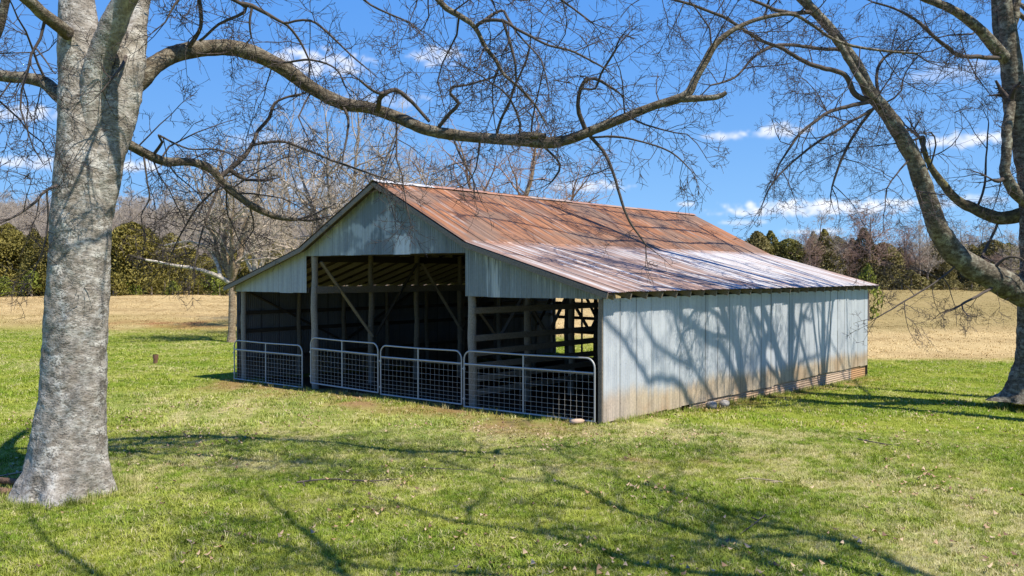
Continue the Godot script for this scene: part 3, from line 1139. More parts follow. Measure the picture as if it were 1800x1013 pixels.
func near_left_tree() -> void:
	var t := thing("bare_tree", "large pale grey leafless tree with a forked trunk on the lawn at the left", "tree", Vector3(-6.15, 0, -11.9))
	var b: Material = M.bark_pale
	var D := 11.87
	var q := curve([Vector4(108, 905, D, 190), Vector4(110, 880, D, 170), Vector4(112, 860, D, 152), Vector4(116, 830, D, 138), Vector4(119, 790, D, 124), Vector4(124, 740, D, 114), Vector4(128, 680, D, 107), Vector4(132, 600, D, 103), Vector4(137, 500, D, 99), Vector4(142, 400, D, 97), Vector4(146, 310, D, 94), Vector4(147, 240, D, 86), Vector4(143, 160, D, 76), Vector4(140, 80, D, 70), Vector4(137, 20, D, 62), Vector4(132, -60, D, 50), Vector4(120, -160, D, 40), Vector4(100, -300, D - 0.4, 26), Vector4(90, -430, D - 0.8, 12)], 0.055)
	var pts: PackedVector3Array = q[0]
	for i in pts.size():
		pts[i] -= t.position
	var g := Geo.new()
	tube(g, pts, q[1], 80, 0.075, 1.15)
	spine.clear()
	for p3 in pts:
		spine.append(p3 + t.position)
	put("trunk", g.mesh(), b, t)
	# right hand stem of the fork
	limb(t, "limb", [Vector4(160, 400, D + 0.02, 60), Vector4(168, 330, D + 0.04, 72), Vector4(182, 270, D + 0.08, 74), Vector4(198, 215, D + 0.12, 72), Vector4(212, 160, D + 0.16, 70), Vector4(222, 110, D + 0.2, 64), Vector4(230, 60, D + 0.25, 52), Vector4(243, 10, D + 0.3, 36), Vector4(258, -50, D + 0.4, 32), Vector4(290, -150, D + 0.6, 26), Vector4(340, -260, D + 0.9, 18)], b, 40, 0.7, 1.6, 3, 0.02, 0.75)
	# dark mossy limb rising in front of the fork
	limb(t, "limb", [Vector4(158, 330, D - 0.08, 40), Vector4(160, 260, D - 0.10, 44), Vector4(160, 200, D - 0.12, 46), Vector4(165, 145, D - 0.16, 46), Vector4(178, 95, D - 0.22, 45), Vector4(200, 42, D - 0.32, 43), Vector4(222, -5, D - 0.45, 38), Vector4(262, -80, D - 0.8, 28), Vector4(330, -170, D - 1.2, 20), Vector4(420, -250, D - 1.4, 14)], M.bark_pale, 28, 0.5, 1.6, 3, 0.02, 0.6)
	# low limb to the left
	limb(t, "limb", [Vector4(120, 185, D, 24), Vector4(98, 163, D + 0.1, 24), Vector4(75, 144, D + 0.2, 22), Vector4(40, 137, D + 0.3, 20), Vector4(0, 133, D + 0.4, 19), Vector4(-60, 120, D + 0.5, 17), Vector4(-140, 130, D + 0.7, 13), Vector4(-230, 170, D + 0.9, 8)], M.bark_limb, 18, 2.2, 1.0, 3, -0.03)
	limb(t, "limb", [Vector4(120, 60, D - 0.3, 24), Vector4(60, 10, D - 0.9, 22), Vector4(12, -25, D - 1.2, 20), Vector4(-60, -60, D - 1.4, 16)], M.bark_limb, 14, 0.8, 1.4, 3, -0.03)
	limb(t, "limb", [Vector4(-30, 180, D + 0.6, 17), Vector4(-8, 70, D + 0.6, 16), Vector4(12, -10, D + 0.5, 14), Vector4(40, -100, D + 0.4, 10)], M.bark_limb, 12, 0.0, 1.0, 2, 0.0)
	# the long limb that sweeps across the whole picture in front of the sky
	limb(t, "limb", [Vector4(214, 168, D + 0.15, 40), Vector4(246, 138, D + 0.3, 36), Vector4(272, 114, D + 0.5, 31), Vector4(305, 96, D + 0.8, 29), Vector4(350, 86, D + 1.1, 28), Vector4(405, 84, D + 1.4, 27), Vector4(450, 96, 13.5, 27), Vector4(500, 121, 13.7, 26), Vector4(550, 156, 13.9, 24), Vector4(600, 181, 14.0, 22), Vector4(650, 190, 13.9, 21), Vector4(700, 207, 13.8, 20), Vector4(750, 228, 13.6, 20), Vector4(820, 240, 13.4, 19), Vector4(900, 246, 13.0, 19), Vector4(960, 251, 12.8, 20), Vector4(1000, 245, 12.7, 19), Vector4(1045, 228, 12.6, 17), Vector4(1100, 206, 12.5, 16), Vector4(1150, 186, 12.4, 15), Vector4(1205, 168, 12.3, 16), Vector4(1222, 140, 12.3, 14), Vector4(1240, 108, 12.3, 13), Vector4(1258, 78, 12.3, 11), Vector4(1290, 52, 12.3, 9), Vector4(1335, 33, 12.4, 7), Vector4(1390, 25, 12.4, 6), Vector4(1425, 42, 12.4, 5), Vector4(1460, 66, 12.4, 5), Vector4(1500, 81, 12.4, 5), Vector4(1560, 90, 12.4, 4), Vector4(1610, 94, 12.4, 4)], M.bark_limb, 20, 1.7, 0.95, 3, -0.02, 0.09)
	limb(t, "stub", [Vector4(1195, 170, 12.3, 14), Vector4(1235, 172, 12.2, 11), Vector4(1258, 170, 12.2, 10), Vector4(1276, 162, 12.2, 7)], M.bark_limb, 12, 0.0, 0.5, 2, 0.0)
	limb(t, "stub", [Vector4(890, 242, 13.05, 14), Vector4(935, 239, 12.8, 13), Vector4(960, 238, 12.7, 9)], M.bark_limb, 12, 0.0, 0.5, 2, 0.0)
	# side branches of the long limb
	for s in [
		[Vector4(1030, 228, 12.6, 9), Vector4(1017, 200, 12.55, 8), Vector4(1016, 172, 12.5, 7), Vector4(1026, 146, 12.45, 7), Vector4(1045, 137, 12.4, 6), Vector4(1070, 150, 12.4, 5), Vector4(1090, 164, 12.4, 3)],
		[Vector4(1026, 163, 12.4, 4), Vector4(1046, 155, 12.3, 4), Vector4(1056, 130, 12.2, 4), Vector4(1070, 108, 12.1, 4), Vector4(1082, 88, 12.0, 4)],
		[Vector4(770, 218, 13.5, 7), Vector4(790, 200, 13.4, 7), Vector4(806, 182, 13.3, 7), Vector4(792, 165, 13.2, 5), Vector4(798, 153, 13.1, 5), Vector4(820, 150, 13.0, 4), Vector4(870, 135, 12.8, 4)],
		[Vector4(755, 214, 13.6, 6), Vector4(738, 195, 13.6, 6), Vector4(715, 172, 13.5, 7), Vector4(695, 158, 13.4, 8), Vector4(672, 170, 13.3, 9), Vector4(655, 182, 13.6, 10)],
		[Vector4(695, 158, 13.4, 6), Vector4(670, 165, 13.2, 6), Vector4(650, 155, 13.0, 5), Vector4(632, 141, 12.9, 4)],
		[Vector4(870, 240, 13.1, 6), Vector4(880, 210, 13.0, 5), Vector4(895, 180, 12.9, 5), Vector4(905, 150, 12.8, 4), Vector4(925, 105, 12.7, 4), Vector4(932, 75, 12.6, 3)],
		[Vector4(1035, 236, 12.6, 7), Vector4(1060, 265, 12.6, 6), Vector4(1078, 305, 12.5, 5), Vector4(1090, 345, 12.5, 5), Vector4(1108, 390, 12.5, 4), Vector4(1135, 430, 12.5, 3)],
		[Vector4(1045, 238, 12.6, 4), Vector4(1080, 240, 12.4, 4), Vector4(1130, 250, 12.2, 3), Vector4(1180, 268, 12.0, 3), Vector4(1215, 300, 11.9, 2)],
		[Vector4(345, 78, 12.6, 8), Vector4(352, 45, 12.5, 7), Vector4(350, 0, 12.4, 8), Vector4(346, -40, 12.3, 8)],
		[Vector4(350, 72, 12.6, 5), Vector4(385, 42, 12.6, 5), Vector4(432, 13, 12.5, 6), Vector4(440, -30, 12.4, 9)],
		[Vector4(440, -30, 12.4, 9), Vector4(443, 10, 12.5, 8), Vector4(480, 30, 12.6, 6), Vector4(505, 45, 12.8, 5), Vector4(530, 78, 13.0, 4), Vector4(545, 110, 13.1, 3)],
		[Vector4(500, 38, 12.7, 5), Vector4(545, 36, 12.6, 4), Vector4(580, 62, 12.6, 4), Vector4(615, 95, 12.6, 3), Vector4(650, 125, 12.6, 2)],
		[Vector4(440, 12, 12.5, 5), Vector4(438, 40, 12.5, 4), Vector4(442, 66, 12.6, 3)],
		[Vector4(468, 97, 13.6, 5), Vector4(500, 110, 13.4, 4), Vector4(545, 105, 13.2, 4), Vector4(590, 120, 13.0, 3), Vector4(606, 150, 13.0, 3)],
		[Vector4(600, 190, 14.0, 5), Vector4(612, 210, 13.8, 5), Vector4(610, 240, 13.7, 4), Vector4(604, 270, 13.6, 3)],
		[Vector4(945, 268, 12.8, 4), Vector4(985, 290, 12.9, 4), Vector4(970, 320, 12.9, 3)],
		[Vector4(790, 242, 13.4, 4), Vector4(810, 275, 13.2, 4), Vector4(830, 310, 13.0, 3)],
	]:
		limb(t, "branch", s, M.bark_dark, 8, 2.6, 0.55, 2, -0.01, 0.2)
	# second limb, lower, reaching right and drooping towards the barn
	limb(t, "limb", [Vector4(190, 235, D + 0.2, 22), Vector4(218, 250, D + 0.4, 17), Vector4(252, 268, D + 0.7, 16), Vector4(290, 284, D + 1.0, 16), Vector4(335, 285, D + 1.3, 14), Vector4(370, 297, D + 1.6, 15), Vector4(392, 322, D + 1.8, 14), Vector4(420, 346, D + 2.0, 13), Vector4(452, 367, D + 2.2, 12), Vector4(488, 382, D + 2.4, 10), Vector4(522, 386, D + 2.6, 6)], M.bark_limb, 16, 3.0, 0.8, 3, -0.03, 0.12)
	for s in [
		[Vector4(395, 305, D + 1.8, 9), Vector4(425, 280, D + 1.9, 8), Vector4(442, 258, D + 2.0, 7), Vector4(452, 232, D + 2.1, 6), Vector4(472, 208, D + 2.2, 6), Vector4(482, 182, D + 2.2, 5), Vector4(508, 169, D + 2.2, 4), Vector4(536, 164, D + 2.2, 3)],
		[Vector4(445, 252, D + 2.0, 5), Vector4(490, 248, D + 2.1, 5), Vector4(530, 260, D + 2.2, 4), Vector4(580, 280, D + 2.3, 4), Vector4(640, 302, D + 2.4, 3), Vector4(690, 318, D + 2.5, 2)],
		[Vector4(392, 312, D + 1.8, 6), Vector4(378, 345, D + 1.7, 5), Vector4(362, 385, D + 1.6, 4), Vector4(350, 430, D + 1.5, 3), Vector4(342, 470, D + 1.4, 2)],
		[Vector4(392, 318, D + 1.8, 4), Vector4(350, 360, D + 1.9, 4), Vector4(318, 410, D + 2.0, 3), Vector4(300, 450, D + 2.0, 2)],
		[Vector4(405, 305, D + 1.8, 9), Vector4(425, 312, D + 1.9, 8), Vector4(436, 318, D + 1.9, 6)],
		[Vector4(270, 275, D + 0.8, 6), Vector4(285, 250, D + 0.7, 5), Vector4(278, 238, D + 0.6, 4), Vector4(330, 262, D + 0.6, 3), Vector4(380, 262, D + 0.6, 3), Vector4(430, 282, D + 0.7, 2)],
		[Vector4(255, 270, D + 0.7, 4), Vector4(258, 320, D + 0.6, 3), Vector4(262, 350, D + 0.6, 3), Vector4(248, 380, D + 0.6, 2), Vector4(256, 415, D + 0.6, 2)],
		[Vector4(100, 305, D - 0.25, 6), Vector4(84, 335, D - 0.4, 5), Vector4(62, 355, D - 0.6, 5), Vector4(30, 378, D - 0.8, 4), Vector4(-10, 396, D - 1.0, 4)],
		[Vector4(82, 338, D - 0.4, 4), Vector4(84, 380, D - 0.4, 3), Vector4(78, 430, D - 0.4, 3), Vector4(62, 470, D - 0.4, 2)],
		[Vector4(232, 85, D + 0.1, 6), Vector4(215, 115, D - 0.3, 6), Vector4(195, 140, D - 0.45, 4), Vector4(180, 160, D - 0.5, 3)],
	]:
		limb(t, "branch", s, M.bark_dark, 8, 3.4, 0.6, 2, -0.02, 0.2)
	# boughs of the upper crown that droop into the top of the picture
	limb(t, "limb", [Vector4(258, -50, D + 0.4, 30), Vector4(400, -190, D, 26), Vector4(560, -170, D - 0.2, 20), Vector4(690, -90, D - 0.3, 15), Vector4(770, 0, D - 0.4, 11), Vector4(808, 28, D - 0.4, 10), Vector4(835, 50, D - 0.4, 9), Vector4(852, 82, D - 0.3, 7), Vector4(872, 108, D - 0.3, 7), Vector4(885, 130, D - 0.3, 6), Vector4(912, 153, D - 0.3, 5), Vector4(940, 185, D - 0.3, 4), Vector4(958, 215, D - 0.3, 3)], M.bark_limb, 14, 2.0, 0.8, 3, -0.02, 0.45)
	for s in [
		[Vector4(832, 45, D - 0.4, 7), Vector4(850, 37, D - 0.5, 7), Vector4(885, 37, D - 0.6, 6), Vector4(905, 50, D - 0.6, 5), Vector4(935, 65, D - 0.7, 5), Vector4(965, 80, D - 0.8, 4), Vector4(1010, 92, D - 0.8, 4), Vector4(1060, 118, D - 0.9, 3)],
		[Vector4(883, 40, D - 0.6, 5), Vector4(896, 75, D - 0.6, 5), Vector4(905, 105, D - 0.6, 4), Vector4(908, 140, D - 0.5, 3)],
		[Vector4(862, -5, D - 0.2, 6), Vector4(880, 18, D - 0.3, 5), Vector4(893, 32, D - 0.5, 5), Vector4(910, 60, D - 0.6, 3), Vector4(950, 105, D - 0.8, 3), Vector4(965, 160, D - 0.8, 2)],
		[Vector4(690, -90, D - 0.3, 7), Vector4(790, -60, D, 6), Vector4(862, -5, D - 0.2, 6)],
		[Vector4(560, -170, D - 0.2, 9), Vector4(600, -60, D - 0.6, 6), Vector4(640, 0, D - 0.8, 4), Vector4(720, 40, D - 0.9, 3)],
		[Vector4(400, -190, D, 9), Vector4(420, -90, D - 0.5, 7), Vector4(330, -20, D - 0.9, 5), Vector4(290, 40, D - 1.0, 3)],
		[Vector4(560, -170, D - 0.2, 9), Vector4(700, -160, D + 0.6, 7), Vector4(850, -100, D + 0.9, 6), Vector4(960, -20, D + 1.0, 5), Vector4(1040, 40, D + 1.0, 3)],
	]:
		limb(t, "branch", s, M.bark_dark, 8, 2.6, 0.65, 2, -0.03, 0.3)


func near_right_tree() -> void:
	var t := thing("bare_tree", "leafless tree at the right edge with a big limb leaning towards the barn", "tree", Vector3(12.9, -0.1, -21.2))
	var b: Material = M.bark_grey
	var D := 21.1
	var q := curve([Vector4(1821, 706, D, 122), Vector4(1821, 692, D, 106), Vector4(1820, 678, D, 88), Vector4(1820, 658, D, 76), Vector4(1821, 630, D, 67), Vector4(1823, 570, D, 61), Vector4(1825, 510, D, 61), Vector4(1825, 440, D, 56), Vector4(1820, 370, D, 50), Vector4(1811, 300, D, 43), Vector4(1799, 240, D, 41), Vector4(1787, 190, D, 40), Vector4(1781, 140, D, 36), Vector4(1776, 90, D, 32), Vector4(1771, 40, D, 27), Vector4(1765, -10, D, 23), Vector4(1753, -120, D, 20), Vector4(1738, -260, D, 14), Vector4(1733, -400, D, 6)], 0.08)
	var pts: PackedVector3Array = q[0]
	for i in pts.size():
		pts[i] -= t.position
	var g := Geo.new()
	tube(g, pts, q[1], 48, 0.10, 1.2)
	spine.clear()
	for p3 in pts:
		spine.append(p3 + t.position)
	put("trunk", g.mesh(), b, t)
	# the big leaning limb
	limb(t, "limb", [Vector4(1822, 525, D, 49), Vector4(1785, 508, D - 0.1, 48), Vector4(1745, 488, D - 0.3, 44), Vector4(1705, 467, D - 0.5, 40), Vector4(1672, 438, D - 0.7, 39), Vector4(1648, 400, D - 0.9, 35), Vector4(1634, 360, D - 1.0, 32), Vector4(1621, 320, D - 1.1, 30), Vector4(1604, 275, D - 1.2, 28), Vector4(1580, 232, D - 1.3, 26), Vector4(1552, 190, D - 1.4, 23), Vector4(1528, 160, D - 1.5, 22), Vector4(1510, 120, D - 1.6, 19), Vector4(1484, 82, D - 1.7, 18), Vector4(1455, 45, D - 1.8, 17), Vector4(1420, 10, D - 1.9, 15), Vector4(1370, -40, D - 2.0, 12), Vector4(1310, -110, D - 2.2, 9), Vector4(1260, -190, D - 2.4, 5)], b, 24, 1.0, 1.3, 3, -0.01, 0.35)
	limb(t, "limb", [Vector4(1553, 195, D - 1.45, 11), Vector4(1520, 150, D - 1.85, 12), Vector4(1470, 70, D - 2.05, 12), Vector4(1420, 0, D - 2.2, 11), Vector4(1390, -40, D - 2.3, 9)], b, 12, 0.5, 1.2, 3, 0.0, 0.6)
	# high boughs above the picture, whose shadows lie on the roof and the side wall
	for s in [
		[Vector4(1756, -60, D, 24), Vector4(1690, -150, D + 0.3, 22), Vector4(1600, -190, D + 0.8, 19), Vector4(1490, -200, D + 1.2, 16), Vector4(1380, -170, D + 1.6, 12), Vector4(1270, -150, D + 1.8, 8)],
		[Vector4(1740, -200, D, 20), Vector4(1660, -300, D + 0.2, 18), Vector4(1540, -330, D + 0.6, 15), Vector4(1420, -330, D + 1.0, 11), Vector4(1320, -300, D + 1.2, 7)],
	]:
		limb(t, "limb", s, b, 12, 0.5, 1.3, 3, 0.0, 0.2)
	# mossy second limb
	limb(t, "limb", [Vector4(1818, 372, D, 30), Vector4(1790, 378, D + 0.2, 26), Vector4(1760, 384, D + 0.3, 23), Vector4(1728, 376, D + 0.4, 21), Vector4(1700, 362, D + 0.5, 18), Vector4(1675, 342, D + 0.5, 15), Vector4(1654, 318, D + 0.5, 13), Vector4(1636, 292, D + 0.5, 11), Vector4(1626, 268, D + 0.4, 9), Vector4(1620, 245, D + 0.3, 6)], M.bark_moss, 14, 1.0, 0.9, 2, 0.05, 0.2)
	# upright secondary stem joining the trunk
	limb(t, "limb", [Vector4(1812, 360, D - 0.2, 20), Vector4(1788, 340, D - 0.3, 20), Vector4(1770, 310, D - 0.4, 18), Vector4(1767, 280, D - 0.4, 17), Vector4(1772, 250, D - 0.4, 17), Vector4(1771, 220, D - 0.35, 18), Vector4(1776, 180, D - 0.2, 18)], b, 14, 0.3, 0.7, 2, 0.0, 0.2)
	# upper limbs
	limb(t, "limb", [Vector4(1772, 108, D, 22), Vector4(1745, 78, D - 0.3, 20), Vector4(1722, 52, D - 0.5, 18), Vector4(1692, 28, D - 0.7, 16), Vector4(1665, 12, D - 0.9, 15), Vector4(1620, -5, D - 1.1, 12), Vector4(1550, -40, D - 1.4, 9)], b, 16, 1.2, 1.2, 3, 0.0, 0.3)
	limb(t, "limb", [Vector4(1776, 90, D, 14), Vector4(1756, 62, D + 0.2, 14), Vector4(1750, 20, D + 0.3, 14), Vector4(1744, -30, D + 0.3, 12)], b, 12, 0.8, 1.0, 3, 0.0, 0.4)
	limb(t, "limb", [Vector4(1778, 80, D, 16), Vector4(1783, 40, D + 0.2, 15), Vector4(1788, 0, D + 0.3, 14), Vector4(1800, -60, D + 0.4, 12)], b, 12, 0.8, 1.2, 3, 0.0, 0.4)
	for s in [
		[Vector4(1770, 104, D - 0.1, 9), Vector4(1730, 100, D - 0.5, 8), Vector4(1684, 97, D - 0.9, 7), Vector4(1666, 83, D - 1.1, 7), Vector4(1640, 62, D - 1.3, 6), Vector4(1620, 43, D - 1.4, 6), Vector4(1580, 18, D - 1.6, 4), Vector4(1535, 3, D - 1.8, 3)],
		[Vector4(1532, 188, D - 1.5, 13), Vector4(1505, 165, D - 1.7, 10), Vector4(1483, 132, D - 1.9, 9), Vector4(1448, 119, D - 2.2, 8), Vector4(1415, 109, D - 2.4, 8), Vector4(1383, 88, D - 2.6, 7), Vector4(1334, 69, D - 2.9, 6), Vector4(1282, 35, D - 3.2, 6), Vector4(1220, 10, D - 3.5, 5), Vector4(1150, -10, D - 3.8, 4)],
		[Vector4(1528, 184, D - 1.5, 8), Vector4(1492, 187, D - 1.8, 7), Vector4(1448, 202, D - 2.1, 6), Vector4(1402, 240, D - 2.4, 5), Vector4(1370, 290, D - 2.6, 3)],
		[Vector4(1488, 92, D - 1.7, 7), Vector4(1435, 84, D - 2.0, 6), Vector4(1370, 79, D - 2.4, 6), Vector4(1328, 98, D - 2.7, 5), Vector4(1292, 136, D - 2.9, 4), Vector4(1250, 150, D - 3.1, 3)],
		[Vector4(1532, 200, D - 1.5, 6), Vector4(1500, 240, D - 1.3, 5), Vector4(1478, 285, D - 1.2, 4), Vector4(1462, 330, D - 1.1, 3)],
		[Vector4(1545, 205, D - 1.5, 5), Vector4(1470, 230, D - 2.0, 5), Vector4(1410, 270, D - 2.3, 4), Vector4(1360, 320, D - 2.5, 3), Vector4(1340, 360, D - 2.6, 2)],
		[Vector4(1560, 190, D - 1.4, 6), Vector4(1542, 150, D - 1.2, 6), Vector4(1548, 110, D - 1.0, 5), Vector4(1572, 90, D - 0.9, 4)],
		[Vector4(1430, 25, D - 1.9, 8), Vector4(1380, 22, D - 2.3, 7), Vector4(1320, 0, D - 2.7, 5), Vector4(1240, -20, D - 3.0, 4)],
		[Vector4(1622, 268, D - 0.5, 7), Vector4(1626, 240, D - 0.5, 6), Vector4(1610, 245, D - 0.6, 4)],
		[Vector4(1715, 372, D + 0.4, 5), Vector4(1730, 330, D + 0.5, 4), Vector4(1735, 270, D + 0.5, 3), Vector4(1738, 215, D + 0.5, 2)],
		[Vector4(1760, 384, D + 0.3, 5), Vector4(1742, 420, D + 0.3, 5), Vector4(1728, 450, D + 0.1, 5)],
		[Vector4(1690, 470, D - 0.6, 4), Vector4(1640, 500, D - 0.9, 3), Vector4(1590, 530, D - 1.1, 3), Vector4(1540, 560, D - 1.3, 2)],
		[Vector4(1760, 505, D - 0.3, 5), Vector4(1720, 520, D - 0.7, 5), Vector4(1690, 535, D - 0.9, 4)],
		[Vector4(1740, 480, D - 0.3, 6), Vector4(1765, 455, D - 0.6, 5), Vector4(1795, 455, D - 0.8, 4), Vector4(1820, 480, D - 0.9, 3)],
		[Vector4(1768, 310, D - 0.4, 8), Vector4(1755, 318, D - 0.5, 7), Vector4(1745, 316, D - 0.5, 4)],
	]:
		limb(t, "branch", s, M.bark_dark, 8, 2.0, 0.8, 3, -0.02, 0.25)


# a free standing bare tree grown from a seed; stems are Vector4(lean x, lean z, height, radius)
func grow_tree(t: Node3D, seed_: int, stems: Array, trunk_h: float, r: float, mat: Material, twig: Material, level: int, dense: float, limb_len: float, limbs: int, low := 0.4) -> void:
	rng.seed = seed_
	fine = 0.0046 if twig == M.twig else 0.0085
	var p := []
	var rr := []
	for i in 6:
		var f := i / 5.0
		p.append(Vector3(sin(f * 2.1 + seed_) * 0.10 * trunk_h * 0.2, trunk_h * f - 0.25, cos(f * 1.7 + seed_) * 0.1 * trunk_h * 0.2))
		rr.append(r * (1.0 - 0.28 * f) * (1.45 if i == 0 else 1.0))
	var q := resample(p, rr, 0.2)
	var g := Geo.new()
	tube(g, q[0], q[1], 14, 0.08)
	put("trunk", g.mesh(), mat, t)
	var top: Vector3 = p[5]
	var tw := Geo.new()
	for s: Vector4 in stems:
		var sp := []
		var sr := []
		for i in 8:
			var f := i / 7.0
			sp.append(top - Vector3(0, 0.2, 0) + Vector3(s.x * pow(f, 0.8), s.z * f, s.y * pow(f, 0.8)) + Vector3(rng.randfn(), 0, rng.randfn()) * 0.10 * minf(f * 3.0, 1.0))
			sr.append(s.w * (1.0 - 0.82 * f))
		var z := resample(sp, sr, 0.3)
		var lg := Geo.new()
		tube(lg, z[0], z[1], 9, 0.06)
		put("limb", lg.mesh(), mat, t)
		var zp: PackedVector3Array = z[0]
		var zr: PackedFloat32Array = z[1]
		for k in limbs:
			var f := low + (1.0 - low) * (k + rng.randf()) / limbs
			var i: int = clampi(int(f * (zp.size() - 1)), 1, zp.size() - 2)
			var along := (zp[i + 1] - zp[i]).normalized()
			var a := rng.randf() * TAU
			var out := Vector3(cos(a), rng.randf_range(0.0, 0.5), sin(a))
			var ln := limb_len * rng.randf_range(0.6, 1.25) * (1.25 - 0.75 * f)
			sprout(tw, zp[i], (out + along * 0.6).normalized(), ln, clampf(ln * 0.017, 0.01, zr[i] * 0.75), level, 0.03, 0.26, dense)
		sprout(tw, zp[zp.size() - 1], (zp[zp.size() - 1] - zp[zp.size() - 2]).normalized(), limb_len * 0.5, zr[zr.size() - 1], level, 0.05, 0.25, dense)
	var o := put("twigs", tw.mesh(), twig, t)
	o.set_meta("kind", "stuff")


func bare_mesh(seed_: int, tall: float, spread: float) -> Array:
	rng.seed = seed_
	fine = 0.017
	var tg := Geo.new()
	var g := Geo.new()
	var pts := PackedVector3Array()
	var rad := PackedFloat32Array()
	for i in 8:
		var f := i / 7.0
		pts.append(Vector3(rng.randfn() * 0.12 * f, tall * 0.85 * f, rng.randfn() * 0.12 * f))
		rad.append(lerpf(0.20, 0.03, f))
	tube(g, pts, rad, 6)
	for k in 34:
		var f := 0.22 + 0.78 * (k + rng.randf()) / 34.0
		var i: int = clampi(int(f * 7.0), 1, 6)
		var a := rng.randf() * TAU
		var ln := spread * rng.randf_range(0.6, 1.1) * (1.2 - 0.75 * f)
		sprout(tg, pts[i].lerp(pts[i + 1], f * 7.0 - i), Vector3(cos(a), rng.randf_range(0.35, 1.1), sin(a)).normalized(), ln, 0.05 * (1.3 - f), 2, 0.05, 0.22, 1.0)
	return [g.mesh(), tg.mesh()]


func cedar_mesh(seed_: int, tall: float, wide: float, point: float, sprays: int) -> Array:
	rng.seed = seed_
	var g := Geo.new()
	var lobes := []
	for i in 26:
		lobes.append([rng.randf() * TAU, pow(rng.randf(), 0.9), rng.randf_range(0.35, 1.3)])
	for i in sprays:
		var lb: Array = lobes[rng.randi() % 26]
		var f: float = clampf(lb[1] + rng.randfn() * 0.09, 0.02, 1.0)
		var a: float = lb[0] + rng.randfn() * 0.55
		var prof := pow(1.0 - f, point) * smoothstep(-0.12, 0.16, f)
		var rr: float = wide * prof * lb[2] * sqrt(rng.randf_range(0.25, 1.0)) + rng.randf() * 0.12
		var p := Vector3(cos(a) * rr, tall * (0.03 + 0.97 * f), sin(a) * rr)
		var out := Vector3(cos(a), 0.35, sin(a)).normalized()
		var s := rng.randf_range(0.08, 0.2)
		var dir := (out + Vector3(rng.randfn(), rng.randfn() + 0.3, rng.randfn()) * 0.6).normalized()
		var sd := dir.cross(Vector3(rng.randfn(), rng.randfn(), rng.randfn())).normalized()
		var nn := (out + Vector3(rng.randfn(), rng.randfn(), rng.randfn()) * 0.5).normalized()
		var shade := rng.randf_range(0.6, 1.3) * (0.85 + 0.3 * fposmod(lb[2] * 7.0, 1.0))
		var k := g.v.size()
		for q: Vector3 in [p - sd * s * 0.5, p + dir * s * 1.3, p + sd * s * 0.5 + dir * s * 0.2, p - dir * s * 0.5]:
			g.v.append(q)
			g.n.append(nn)
			g.c.append(Color(shade, shade * rng.randf_range(0.95, 1.05), shade * 0.9))
		g.ix.append_array([k, k + 1, k + 2, k, k + 2, k + 3])
	var tr := Geo.new()
	tube(tr, PackedVector3Array([Vector3.ZERO - Vector3(0, 0.3, 0), Vector3(0, tall * 0.5, 0), Vector3(0, tall * 0.95, 0)]), PackedFloat32Array([0.16, 0.09, 0.02]), 6)
	return [tr.mesh(), g.mesh(true)]


func plant(called: String, meshes: Array, part: String, mats: Array, x: float, z: float, scl: Vector3, yaw: float, label: String, category: String, group: String) -> Node3D:
	var t := thing(called, label, category, Vector3(x, ground_y(x, z), z), group)
	t.rotation.y = yaw
	t.scale = scl
	if label.contains("|"):
		var bits := label.split("|")
		listed.append([t, bits[0], x / -z, bits[1], category])
	put("trunk", meshes[0], mats[0], t)
	var o := put(part, meshes[1], mats[1], t)
	if part == "twigs":
		o.set_meta("kind", "stuff")
	return t


func where_left(px: float) -> String:
	if px < 85.0:
		return "left of the pale trunk"
	if px < 190.0:
		return "behind the pale trunk"
	if px < 250.0:
		return "right of the pale trunk"
	if px < 330.0:
		return "between pale trunk and sycamore"
	if px < 430.0:
		return "behind the white sycamore"
	return "behind the barn gable"


func where_right(px: float) -> String:
	if px < 1360.0:
		return "behind the roof ridge"
	if px < 1440.0:
		return "above the roof's rear slope"
	if px < 1530.0:
		return "above the barn's rear corner"
	if px < 1640.0:
		return "left of the leaning limb"
	if px < 1760.0:
		return "under the leaning limb"
	return "beside the right edge tree"


func label_far() -> void:
	var words := ["first", "second", "third", "fourth", "fifth", "sixth", "seventh", "eighth", "ninth", "tenth", "eleventh", "twelfth", "thirteenth", "fourteenth"]
	listed.sort_custom(func(a, b): return a[2] < b[2])
	var total := {}
	var seen := {}
	for e in listed:
		var key: String = e[4] + e[3]
		total[key] = total.get(key, 0) + 1
	for e in listed:
		var key: String = e[4] + e[3]
		var k: int = seen.get(key, 0)
		seen[key] = k + 1
		if total[key] == 1:
			e[0].set_meta("label", "%s, %s" % [e[1], e[3]])
		else:
			e[0].set_meta("label", "%s, %s from left of those %s" % [e[1], words[mini(k, 13)], e[3]])


